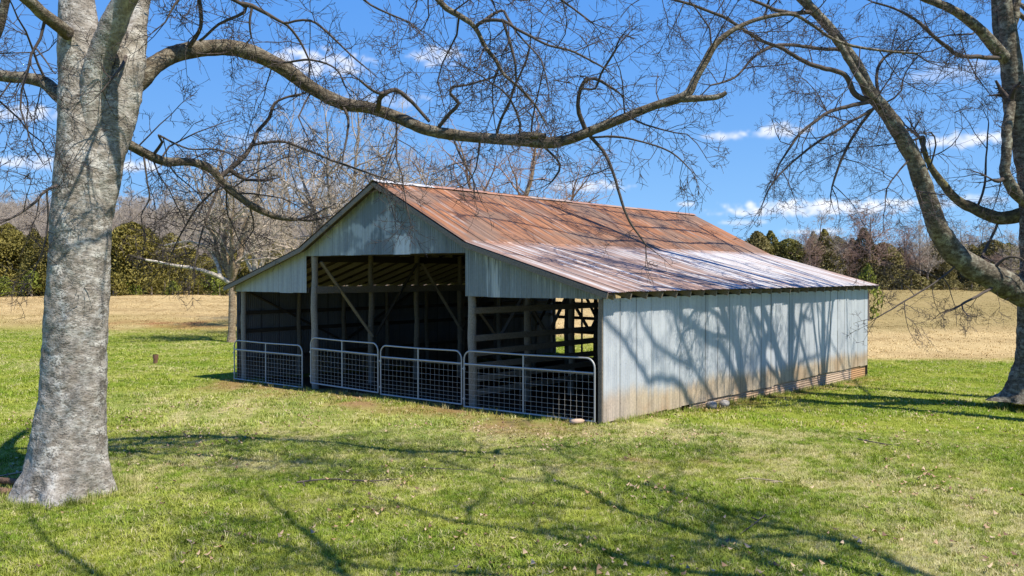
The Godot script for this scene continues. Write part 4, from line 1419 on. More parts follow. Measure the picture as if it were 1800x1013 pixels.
func backdrop() -> void:
	var cedars := [cedar_mesh(11, 8.0, 3.2, 0.55, 15000), cedar_mesh(12, 7.0, 3.5, 0.45, 15000), cedar_mesh(13, 9.0, 2.9, 0.7, 15000)]
	var shrubs := [cedar_mesh(21, 2.6, 1.8, 0.45, 1100), cedar_mesh(22, 2.0, 2.0, 0.4, 1100)]
	var bares := [bare_mesh(31, 11.0, 3.6), bare_mesh(32, 9.5, 3.9), bare_mesh(33, 12.5, 3.3)]
	var leaf_tones := []
	for c in [Color(0.235, 0.215, 0.075), Color(0.21, 0.21, 0.08), Color(0.275, 0.245, 0.08), Color(0.225, 0.205, 0.105)]:
		var m := std(c.linear_to_srgb(), 0.9)
		m.vertex_color_use_as_albedo = true
		m.specular_mode = BaseMaterial3D.SPECULAR_DISABLED
		m.backlight_enabled = true
		m.backlight = lin(0.4, 0.4, 0.15)
		leaf_tones.append(m)
	var bright := std(lin(0.20, 0.24, 0.035), 0.9)
	bright.vertex_color_use_as_albedo = true
	bright.backlight_enabled = true
	bright.backlight = lin(0.1, 0.12, 0.01)
	var tone_word := ["olive", "dark green", "yellowish", "dull green"]
	rng.seed = 77
	# evergreens along the far edge of the field, left of the barn and then right of it
	for i in 32:
		var px := -130.0 + i * 23.0 + rng.randf_range(-8, 8)
		var d := rng.randf_range(97.0, 108.0)
		var hgt := lerpf(8.8, 5.6, smoothstep(60.0, 420.0, px)) * rng.randf_range(0.65, 1.12)
		var k := rng.randi() % 3
		var tone: int = [0, 1, 2, 0, 2][rng.randi() % 5]
		var s: float = hgt / [8.0, 7.0, 9.0][k]
		plant("evergreen_tree", cedars[k], "crown", [M.far_bark, leaf_tones[tone]], (px - 900.0) / F * d, -d, Vector3(s * 1.15, s, s * 1.15), rng.randf() * TAU, "%s %s far evergreen" % ["tall" if hgt > 7.6 else "lower", tone_word[tone]] + "|" + where_left(px), "tree", "evergreens along the far edge of the field")
	for i in 38:
		var px := 1290.0 + i * 16.5 + rng.randf_range(-8, 8)
		var d := rng.randf_range(104.0, 114.0)
		var hgt := (7.2 if px < 1520.0 else 5.8) * rng.randf_range(0.6, 1.12)
		var k := rng.randi() % 3
		var tone: int = [1, 3, 0, 3][rng.randi() % 4]
		var s: float = hgt / [8.0, 7.0, 9.0][k]
		plant("evergreen_tree", cedars[k], "crown", [M.far_bark, leaf_tones[tone]], (px - 900.0) / F * d, -d, Vector3(s * 1.1, s, s * 1.1), rng.randf() * TAU, "%s %s far evergreen" % ["tall" if hgt > 6.0 else "lower", tone_word[tone]] + "|" + where_right(px), "tree", "evergreens along the far edge of the field")
	# shrubs at their feet
	for i in 30:
		var px := -60.0 + i * 18.0 + rng.randf_range(-8, 8)
		var d := rng.randf_range(93.0, 97.0)
		var lush := rng.randf() < 0.35
		var s := rng.randf_range(0.5, 1.05)
		plant("shrub", shrubs[i % 2], "foliage", [M.far_bark, bright if lush else leaf_tones[2]], (px - 900.0) / F * d, -d, Vector3(s, s, s), rng.randf() * TAU, ("bright green" if lush else "olive") + " round far shrub|" + where_left(px), "shrub", "shrubs at the foot of the tree line")
	for i in 22:
		var px := 1380.0 + i * 22.0 + rng.randf_range(-8, 8)
		var d := rng.randf_range(101.0, 104.0)
		var s := rng.randf_range(0.4, 0.9)
		plant("shrub", shrubs[i % 2], "foliage", [M.far_bark, leaf_tones[3]], (px - 900.0) / F * d, -d, Vector3(s * 1.3, s, s * 1.3), rng.randf() * TAU, "dark low far shrub|" + where_right(px), "shrub", "shrubs at the foot of the tree line")
	plant("shrub", shrubs[0], "foliage", [M.far_bark, bright], (1527.0 - 900.0) / F * 62.0, -62.0, Vector3(0.62, 1.5, 0.62), 0.4, "yellow green bush standing just past the rear corner of the barn", "shrub", "")
	# bare trees in the lines
	for i in 22:
		var px := -60.0 + i * 33.0 + rng.randf_range(-15, 15)
		var d := rng.randf_range(104.0, 118.0)
		var s := rng.randf_range(0.5, 0.95)
		plant("leafless_tree", bares[i % 3], "twigs", [M.far_bark, M.far_twig], (px - 900.0) / F * d, -d, Vector3(s, s, s), rng.randf() * TAU, "grey leafless far tree|" + where_left(px), "tree", "leafless trees behind the evergreens")
	plant("leafless_tree", bares[1], "twigs", [M.far_bark, M.far_twig_red], (1530.0 - 900.0) / F * 103.0, -103.0, Vector3(1.35, 1.08, 1.35), 0.9, "reddish leafless tree with a broad round crown, alone above the rear corner of the barn", "tree", "")
	plant("leafless_tree", bares[0], "twigs", [M.far_bark, M.far_twig], (1385.0 - 900.0) / F * 108.0, -108.0, Vector3(0.7, 0.72, 0.7), 0.2, "small pale leafless tree just above the rear slope of the barn roof", "tree", "")
	for i in 24:
		var px := 1430.0 + i * 18.0 + rng.randf_range(-9, 9)
		var d := rng.randf_range(101.0, 114.0)
		var s := rng.randf_range(0.5, 0.9)
		if absf(px - 1530.0) < 34.0:
			continue
		plant("leafless_tree", bares[(i + 1) % 3], "twigs", [M.far_bark, M.far_twig if i % 3 else M.far_twig_red], (px - 900.0) / F * d, -d, Vector3(s, s, s), rng.randf() * TAU, ("grey" if i % 3 else "reddish") + " leafless far tree|" + where_right(px), "tree", "leafless trees behind the evergreens")
	label_far()
	# leafless wood on the hill, far off
	for kind in 3:
		var xf := []
		var count := 330
		for i in count:
			var d := sqrt(rng.randf_range(122.0 * 122.0, 300.0 * 300.0))
			var px := rng.randf_range(-700.0, 760.0)
			if i % 4 == 0:
				px = rng.randf_range(1250.0, 2500.0)
				d = rng.randf_range(118.0, 150.0)
			var x := (px - 900.0) / F * d
			var s := rng.randf_range(0.75, 1.15) * (0.58 if px > 1000.0 else 1.0)
			xf.append(Transform3D(Basis(Vector3.UP, rng.randf() * TAU).scaled(Vector3(s, s, s)), Vector3(x, ground_y(x, -d), -d)))
		for part in 2:
			var mm := MultiMesh.new()
			mm.transform_format = MultiMesh.TRANSFORM_3D
			mm.mesh = bares[kind][part]
			mm.instance_count = xf.size()
			for i in xf.size():
				mm.set_instance_transform(i, xf[i])
			var o := MultiMeshInstance3D.new()
			o.multimesh = mm
			o.material_override = M.far_bark if part == 0 else M.far_twig
			if part == 0:
				o.name = numbered("hill_wood", self)
				add_child(o, true)
				tag(o, "grey leafless wood covering the far hillside beyond the evergreens", "wood", "", "stuff")
				M["wood_root"] = o
			else:
				o.name = "twigs"
				o.set_meta("kind", "stuff")
				(M["wood_root"] as Node).add_child(o, true)


func middle_trees() -> void:
	var gy := func(x: float, z: float) -> Vector3: return Vector3(x, ground_y(x, z), z)
	# white sycamore beside the far front corner of the barn
	var t := thing("sycamore_tree", "white barked leafless sycamore by the far front corner of the barn", "tree", gy.call(-13.3, -41.0))
	grow_tree(t, 101, [Vector4(-0.6, 0.4, 5.6, 0.17), Vector4(1.2, -0.8, 6.0, 0.16), Vector4(-1.8, -0.6, 4.8, 0.13), Vector4(0.4, 1.4, 4.6, 0.12)], 3.4, 0.19, M.bark_tan, M.far_twig_pale, 3, 0.75, 2.8, 14, 0.12)
	limb(t, "limb", [Vector4(402, 496, 41.0, 9), Vector4(370, 480, 40.6, 7), Vector4(330, 470, 40.2, 6), Vector4(290, 464, 39.8, 5), Vector4(255, 456, 39.5, 4)], M.syc, 8, 1.2, 1.2, 2, 0.02)
	limb(t, "limb", [Vector4(400, 470, 41.0, 8), Vector4(370, 440, 41.3, 6), Vector4(330, 425, 41.6, 5), Vector4(290, 432, 42.0, 3)], M.syc, 8, 1.2, 1.2, 2, 0.02)
	t = thing("sycamore_tree", "second white sycamore, its pale upright stems showing over the left eave of the barn", "tree", gy.call(-15.4, -52.0))
	grow_tree(t, 102, [Vector4(0.3, 0.2, 7.5, 0.2), Vector4(2.0, -0.6, 7.0, 0.15), Vector4(-1.4, 0.8, 6.0, 0.13)], 3.4, 0.22, M.syc, M.far_twig_pale, 3, 0.8, 3.2, 14, 0.2)
	# grey trees behind the barn
	t = thing("leafless_tree", "many stemmed grey leafless tree behind the front gable of the barn", "tree", gy.call(-8.6, -45.0))
	grow_tree(t, 103, [Vector4(-2.6, 0.4, 9.0, 0.15), Vector4(0.6, -0.6, 10.5, 0.17), Vector4(2.8, 0.8, 9.2, 0.15), Vector4(-0.8, 1.6, 9.6, 0.14), Vector4(4.2, -0.4, 7.4, 0.12)], 2.0, 0.3, M.bark_far, M.far_twig_pale, 3, 0.68, 3.8, 19, 0.18)
	t = thing("leafless_tree", "tan stemmed leafless tree rising behind the middle of the barn ridge", "tree", gy.call(-0.4, -48.5))
	grow_tree(t, 104, [Vector4(1.9, 0.3, 8.2, 0.25), Vector4(-2.6, -0.6, 7.6, 0.2), Vector4(4.4, 0.9, 5.4, 0.17), Vector4(-4.8, 0.7, 6.0, 0.17)], 3.4, 0.36, M.bark_tan, M.far_twig_red, 3, 0.68, 3.8, 19, 0.25)
	t = thing("leafless_tree", "slender grey leafless tree behind the barn, left of the ridge", "tree", gy.call(-14.2, -58.0))
	grow_tree(t, 105, [Vector4(-1.2, 0.3, 9.5, 0.15), Vector4(1.6, -0.4, 9.0, 0.14), Vector4(2.6, 0.8, 7.6, 0.12)], 3.0, 0.26, M.bark_far, M.far_twig, 3, 0.68, 3.6, 15, 0.2)


func shade_trees() -> void:
	# trees just outside the frame whose shadows lie on the side wall, the roof and the near grass
	var sun_back := -sun_dir()
	# where a sun ray through a point of the side wall or roof (given as seen in the photograph) passes through the crowns
	var cast := func(px: float, py: float, plane: Plane, t: float) -> Vector3:
		var o := Vector3(0, EYE, 0)
		var hit = plane.intersects_ray(o, (world(px, py, 10.0) - o).normalized())
		return hit + sun_back * t
	var wall := Plane(bw(0, 0, 0), bw(0, 2, 0), bw(0, 0, 5))
	var t := thing("leafless_tree", "tall leafless tree past the right edge that shades the metal side wall", "tree", Vector3.ZERO)
	var foot: Vector3 = cast.call(1341, 690, wall, 13.0)
	t.position = Vector3(foot.x, ground_y(foot.x, foot.z), foot.z)
	spine.clear()
	var mid: Vector3 = cast.call(1341, 610, wall, 13.0)
	var g := Geo.new()
	var tp := []
	var tr := []
	for k in 7:
		var f := k / 6.0
		tp.append(Vector3(sin(f * 5.0) * 0.08 * (1.0 - f), lerpf(-0.3, mid.y - t.position.y, f), cos(f * 4.0) * 0.08 * (1.0 - f)) + Vector3(mid.x - t.position.x, 0, mid.z - t.position.z) * f)
		tr.append(lerpf(0.36, 0.19, f) * (1.3 if k == 0 else 1.0))
	var tq := resample(tp, tr, 0.2)
	tube(g, tq[0], tq[1], 16, 0.07)
	put("trunk", g.mesh(), M.bark_grey, t)
	for p: Vector3 in tq[0]:
		spine.append(p + t.position)
	var grow := func(tree: Node3D, plane: Plane, t0: float, t1: float, pts: Array, root_y: float, w0: float, w1: float, twiggy: float) -> void:
		var raw := []
		var rr := []
		var n := pts.size()
		for k in n:
			var f := float(k) / (n - 1)
			var p: Vector3 = cast.call(pts[k].x, pts[k].y, plane, lerpf(t0, t1, f))
			if k == 0 and root_y > 0.0:
				raw.append(Vector3(tree.position.x, tree.position.y + root_y, tree.position.z))
				rr.append(w0 * 0.0085)
				raw.append(raw[0].lerp(p, 0.5) + Vector3(0.1, 0.25, 0.1))
				rr.append(w0 * 0.0082)
			raw.append(p)
			rr.append(lerpf(w0, w1, f) * 0.0078)
		limb_along(tree, "limb", raw, rr, M.bark_grey, 14 if root_y > 0.0 else 12, twiggy, 0.8, 2, 0.0, 0.4)
	grow.call(t, wall, 13.0, 13.2, [Vector2(1341, 618), Vector2(1333, 590), Vector2(1325, 560), Vector2(1317, 525), Vector2(1308, 480)], 0.0, 12.0, 8.0, 0.3)
	grow.call(t, wall, 13.0, 12.8, [Vector2(1342, 618), Vector2(1350, 588), Vector2(1355, 555), Vector2(1357, 520), Vector2(1358, 470)], 0.0, 13.0, 8.0, 0.3)
	grow.call(t, wall, 13.0, 12.9, [Vector2(1341, 610), Vector2(1341, 580), Vector2(1338, 540), Vector2(1334, 480)], 0.0, 14.0, 9.0, 0.3)
	grow.call(t, wall, 12.4, 12.0, [Vector2(1306, 702), Vector2(1298, 680), Vector2(1285, 648), Vector2(1268, 612), Vector2(1245, 598), Vector2(1215, 572), Vector2(1182, 540), Vector2(1150, 505)], 8.6, 12.0, 9.0, 0.3)
	grow.call(t, wall, 12.6, 12.2, [Vector2(1252, 702), Vector2(1240, 678), Vector2(1215, 640), Vector2(1200, 602), Vector2(1188, 570), Vector2(1183, 530)], 8.0, 7.0, 4.5, 0.3)
	grow.call(t, wall, 12.0, 11.6, [Vector2(1216, 714), Vector2(1203, 690), Vector2(1188, 672), Vector2(1165, 664), Vector2(1140, 672), Vector2(1128, 650), Vector2(1110, 625), Vector2(1092, 596), Vector2(1064, 562), Vector2(1040, 540)], 7.4, 9.0, 5.0, 0.3)
	grow.call(t, wall, 12.3, 12.6, [Vector2(1214, 640), Vector2(1180, 626), Vector2(1150, 604), Vector2(1134, 580), Vector2(1124, 550)], 0.0, 7.0, 5.0, 0.3)
	grow.call(t, wall, 12.8, 13.4, [Vector2(1304, 690), Vector2(1309, 640), Vector2(1314, 600), Vector2(1323, 565), Vector2(1326, 520)], 8.8, 5.0, 3.5, 0.3)
	grow.call(t, wall, 12.6, 12.9, [Vector2(1285, 640), Vector2(1288, 600), Vector2(1292, 560), Vector2(1290, 520)], 0.0, 4.0, 3.0, 0.3)
	grow.call(t, wall, 12.4, 12.8, [Vector2(1268, 618), Vector2(1262, 580), Vector2(1255, 540), Vector2(1250, 500)], 0.0, 4.0, 3.0, 0.3)
	t = thing("leafless_tree", "slender forked leafless tree past the right edge, shading the rear of the side wall", "tree", Vector3.ZERO)
	foot = cast.call(1386, 690, wall, 13.8)
	t.position = Vector3(foot.x, ground_y(foot.x, foot.z), foot.z)
	spine.clear()
	mid = cast.call(1390, 610, wall, 13.8)
	g = Geo.new()
	tube(g, PackedVector3Array([Vector3(0, -0.3, 0), Vector3(0.05, 4.0, 0.05), Vector3(-0.04, 8.0, 0.02), mid - t.position]), PackedFloat32Array([0.2, 0.15, 0.11, 0.075]), 12)
	put("trunk", g.mesh(), M.bark_grey, t)
	spine.append(mid)
	grow.call(t, wall, 13.8, 13.6, [Vector2(1390, 612), Vector2(1393, 580), Vector2(1397, 530), Vector2(1400, 480)], 0.0, 8.0, 5.0, 0.3)
	grow.call(t, wall, 13.8, 14.0, [Vector2(1390, 612), Vector2(1406, 572), Vector2(1424, 532), Vector2(1440, 490)], 0.0, 7.0, 5.0, 0.3)
	grow.call(t, wall, 13.6, 13.2, [Vector2(1364, 694), Vector2(1363, 640), Vector2(1364, 580), Vector2(1363, 520)], 8.5, 4.0, 3.0, 0.3)
	grow.call(t, wall, 14.0, 14.3, [Vector2(1400, 690), Vector2(1404, 620), Vector2(1407, 570), Vector2(1408, 520)], 8.5, 4.0, 3.0, 0.3)
	grow.call(t, wall, 14.0, 14.6, [Vector2(1402, 655), Vector2(1412, 634), Vector2(1432, 628), Vector2(1446, 622), Vector2(1456, 594), Vector2(1446, 560), Vector2(1434, 530)], 7.6, 6.0, 4.0, 0.3)
	grow.call(t, wall, 14.4, 14.8, [Vector2(1456, 594), Vector2(1470, 620), Vector2(1482, 648), Vector2(1490, 680)], 0.0, 4.0, 3.0, 0.3)
	grow.call(t, wall, 14.6, 15.0, [Vector2(1492, 680), Vector2(1490, 620), Vector2(1489, 570), Vector2(1487, 520)], 8.0, 5.0, 4.0, 0.3)
	# boughs high above the roof
	t = thing("leafless_tree", "spreading leafless tree past the right edge whose boughs shade the rusty roof", "tree", Vector3(14.5, ground_y(14.5, -22.5), -22.5))
	spine.clear()
	g = Geo.new()
	tube(g, PackedVector3Array([Vector3(0, -0.3, 0), Vector3(0.1, 4.0, 0.05), Vector3(0.0, 8.0, 0.1), Vector3(-0.2, 11.5, 0.0), Vector3(-0.2, 15.0, 0.0)]), PackedFloat32Array([0.34, 0.27, 0.22, 0.16, 0.07]), 14)
	put("trunk", g.mesh(), M.bark_grey, t)
	for k in 8:
		spine.append(t.position + Vector3(-0.2, 8.5 + k * 0.7, 0))
	var roof_up := Plane(bw(3.6, 3.73, 0), bw(3.6, 3.73, 5), bw(RIDGE_U, 5.31, 0))
	var roof_low := Plane(bw(-0.29, 2.635, 0), bw(-0.29, 2.635, 5), bw(3.6, 3.73, 0))
	for e in [
		[roof_up, 10.5, 9.6, [Vector2(1300, 436), Vector2(1190, 428), Vector2(1110, 416), Vector2(1030, 398), Vector2(960, 384), Vector2(880, 362), Vector2(800, 352)], 10.0],
		[roof_up, 11.0, 10.5, [Vector2(1260, 420), Vector2(1180, 404), Vector2(1100, 398), Vector2(1020, 376), Vector2(940, 358)], 9.2],
		[roof_up, 10.0, 9.4, [Vector2(1150, 434), Vector2(1060, 424), Vector2(980, 408), Vector2(900, 392), Vector2(820, 380)], 9.0],
		[roof_up, 11.6, 11.0, [Vector2(1220, 396), Vector2(1160, 388), Vector2(1080, 374), Vector2(1000, 362)], 10.6],
		[roof_low, 11.4, 11.0, [Vector2(1370, 500), Vector2(1300, 488), Vector2(1230, 470), Vector2(1170, 452), Vector2(1120, 444)], 9.0],
		[roof_low, 11.8, 11.2, [Vector2(1400, 492), Vector2(1340, 478), Vector2(1290, 460), Vector2(1240, 448)], 9.8],
		[roof_low, 10.8, 10.2, [Vector2(1290, 502), Vector2(1200, 488), Vector2(1110, 470), Vector2(1040, 452)], 8.6],
	]:
		var pl: Plane = e[0]
		grow.call(t, pl, e[1], e[2], e[3], e[4], 7.0, 3.5, 1.6)
	t = thing("leafless_tree", "leafless tree beside the viewer that shades the near grass", "tree", Vector3(9.2, ground_y(9.2, -3.0), -3.0))
	grow_tree(t, 203, [Vector4(-6.5, -5.0, 4.0, 0.11), Vector4(-4.5, -6.5, 4.6, 0.10), Vector4(-2.0, -6.0, 5.5, 0.10), Vector4(-7.6, -3.0, 3.6, 0.10), Vector4(1.8, 1.2, 5.0, 0.12)], 7.2, 0.28, M.bark_grey, M.twig, 3, 0.95, 2.6, 13, 0.3)
	t = thing("leafless_tree", "leafless tree behind the viewer that shades the grass by the big pale trunk", "tree", Vector3(5.6, ground_y(5.6, 1.4), 1.4))
	grow_tree(t, 204, [Vector4(-6.5, -8.5, 3.6, 0.11), Vector4(-8.0, -7.0, 3.8, 0.11), Vector4(-3.6, -9.5, 4.2, 0.10), Vector4(1.0, 0.8, 6.0, 0.14)], 7.4, 0.28, M.bark_grey, M.twig, 3, 0.95, 2.6, 13, 0.3)


func sun_dir() -> Vector3:
	var az := deg_to_rad(-53.0)
	var el := deg_to_rad(58.0)
	return Vector3(sin(az) * cos(el), -sin(el), -cos(az) * cos(el))


# ------------------------------------------------------------------ small things
func rock(seed_: int, size: Vector3) -> ArrayMesh:
	var g := Geo.new()
	var rows := 12
	var cols := 18
	for i in rows + 1:
		for k in cols:
			var th := PI * i / rows
			var ph := TAU * k / cols
			var d := Vector3(sin(th) * cos(ph), cos(th), sin(th) * sin(ph))
			var r := 1.0 + 0.28 * na.get_noise_3d(d.x * 60.0 + seed_ * 50.0, d.y * 60.0, d.z * 60.0) + 0.08 * nb.get_noise_3d(d.x * 8.0 + seed_, d.y * 8.0, d.z * 8.0)
			g.v.append(d * r * size * 0.5)
			g.n.append(d)
	for i in rows:
		for k in cols:
			var a := i * cols + k
			var b := i * cols + (k + 1) % cols
			g.ix.append_array([a, b, a + cols, b, b + cols, a + cols])
	return g.mesh(true)


func stick(called: String, label: String, spec: Array, r0: float, mat: Material, forks: int) -> void:
	var p := []
	var rr := []
	for i in spec.size():
		var s: Vector2 = spec[i]
		var d: float = EYE * F / (s.y - 483.7)
		var w := Vector3((s.x - 900.0) / F * d, 0, -d)
		w.y = ground_y(w.x, w.z) + 0.05 + r0
		p.append(w)
		rr.append(r0 * (1.0 - 0.6 * i / maxf(1.0, spec.size() - 1.0)))
	var origin: Vector3 = p[0]
	for i in p.size():
		p[i] -= origin
	var q := resample(p, rr, 0.06)
	var g := Geo.new()
	tube(g, q[0], q[1], 7, 0.1)
	var pts: PackedVector3Array = q[0]
	for k in forks:
		var i: int = rng.randi_range(1, pts.size() - 2)
		sprout(g, pts[i], ((pts[i + 1] - pts[i]).normalized() + Vector3(rng.randfn() * 0.5, 0.08, rng.randfn() * 0.5)).normalized(), rng.randf_range(0.1, 0.22), r0 * 0.45, 0, -0.05)
	var o := put(called, g.mesh(), mat)
	o.position = origin
	tag(o, label, "stick")


func small_things() -> void:
	rng.seed = 300
	# rusty pipe stub in the lawn
	var p := Vector3((272.0 - 900.0) / F * 31.0, 0, -31.0)
	p.y = ground_y(p.x, p.z)
	var t := thing("pipe_stub", "short rusty brown pipe standing in the grass left of the barn", "pipe", p)
	var rust := std(lin(0.20, 0.105, 0.065), 0.9)
	rust.albedo_texture = M["ground_like"]
	rust.uv1_triplanar = true
	var g := Geo.new()
	tube(g, PackedVector3Array([Vector3(0, -0.2, 0), Vector3(0.005, 0.18, 0)]), PackedFloat32Array([0.075, 0.075]), 16)
	put("pipe", g.mesh(), rust, t)
	g = Geo.new()
	tube(g, PackedVector3Array([Vector3(0.005, 0.17, 0), Vector3(0.008, 0.19, 0), Vector3(0.01, 0.31, 0), Vector3(0.01, 0.325, 0)]), PackedFloat32Array([0.08, 0.095, 0.095, 0.08]), 16)
	put("collar", g.mesh(), rust, t)
	# stones at the foot of the side wall
	var stone := bark_material(Color(0.52, 0.50, 0.48), Color(0.32, 0.30, 0.28), Color(0.6, 0.58, 0.55), 0.5, 2.0, 70, 0.6)
	for s in [[-0.22, 4.15, Vector3(0.24, 0.22, 0.26), "left of two pale stones lying against the foot of the metal side wall"], [-0.26, 4.72, Vector3(0.28, 0.17, 0.25), "right of two pale stones lying against the foot of the metal side wall"]]:
		var w := bw(s[0], 0, s[1])
		var o := put("stone", rock(int(s[1] * 10.0), s[2]), stone)
		o.position = Vector3(w.x, ground_y(w.x, w.z) + 0.07, w.z)
		o.rotation.y = s[1]
		tag(o, s[3], "stone")
	var w2 := bw(0.42, 0, -0.3)
	var fl := put("stone", rock(3, Vector3(0.34, 0.10, 0.2)), std(lin(0.48, 0.36, 0.27), 0.9))
	fl.position = Vector3(w2.x, ground_y(w2.x, w2.z) + 0.05, w2.z)
	fl.rotation.y = 0.5
	tag(fl, "flat tan stone on the ground under the nearest gate", "stone")
	# fallen wood beside the big trunk
	var logs := [[Vector2(-40, 853), Vector2(10, 858), Vector2(52, 862), 0.05, "thick dark log lying across the top of the pile beside the big pale trunk"], [Vector2(-60, 874), Vector2(0, 872), Vector2(64, 868), 0.055, "reddish brown log at the front of the pile beside the big pale trunk"], [Vector2(-30, 862), Vector2(10, 868), Vector2(40, 872), 0.045, "short broken limb wedged in the pile beside the big pale trunk"], [Vector2(24, 880), Vector2(80, 876), Vector2(126, 878), 0.03, "thin pale brown limb lying in the grass before the big pale trunk"]]
	for i in logs.size():
		var lg: Array = logs[i]
		var pts := []
		var rr := []
		for k in 3:
			var s: Vector2 = lg[k]
			var d := EYE * F / (s.y - 483.7)
			var ww := Vector3((s.x - 900.0) / F * d, 0, -d)
			ww.y = ground_y(ww.x, ww.z) + float(lg[3]) + (0.08 if i == 0 else 0.015)
			pts.append(ww)
			rr.append(float(lg[3]) * (1.0 - 0.15 * k))
		var org: Vector3 = pts[0]
		for k in 3:
			pts[k] -= org
		var q := resample(pts, rr, 0.05)
		g = Geo.new()
		tube(g, q[0], q[1], 12, 0.3)
		var o := put("fallen_log", g.mesh(), M.bark_red)
		o.position = org
		tag(o, lg[4], "log", "fallen wood beside the big trunk")
	stick("fallen_stick", "thin pale stick leaning out to the left of the big trunk's foot", [Vector2(40, 832), Vector2(15, 836), Vector2(-15, 842)], 0.016, M.stick, 0)
	stick("fallen_stick", "pale curved stick lying on the grass in front of the barn's side wall", [Vector2(1378, 856), Vector2(1350, 852), Vector2(1320, 849), Vector2(1296, 852)], 0.011, M.stick, 1)
	stick("fallen_stick", "thin dark twig on the grass near the bottom centre right", [Vector2(1348, 912), Vector2(1325, 932), Vector2(1302, 950)], 0.007, M.bark_dark, 2)
	stick("fallen_stick", "forked dark twig on the dry patch right of the side wall", [Vector2(1510, 776), Vector2(1540, 783), Vector2(1585, 790)], 0.012, M.bark_dark, 3)
	stick("fallen_stick", "long grey branch lying in the shade in the middle of the lawn", [Vector2(520, 857), Vector2(580, 850), Vector2(640, 853), Vector2(700, 849)], 0.014, M.bark_dark, 4)
	stick("fallen_stick", "thin grey twig lying in the grass in front of the middle gates", [Vector2(740, 829), Vector2(780, 831), Vector2(830, 833)], 0.009, M.bark_dark, 2)


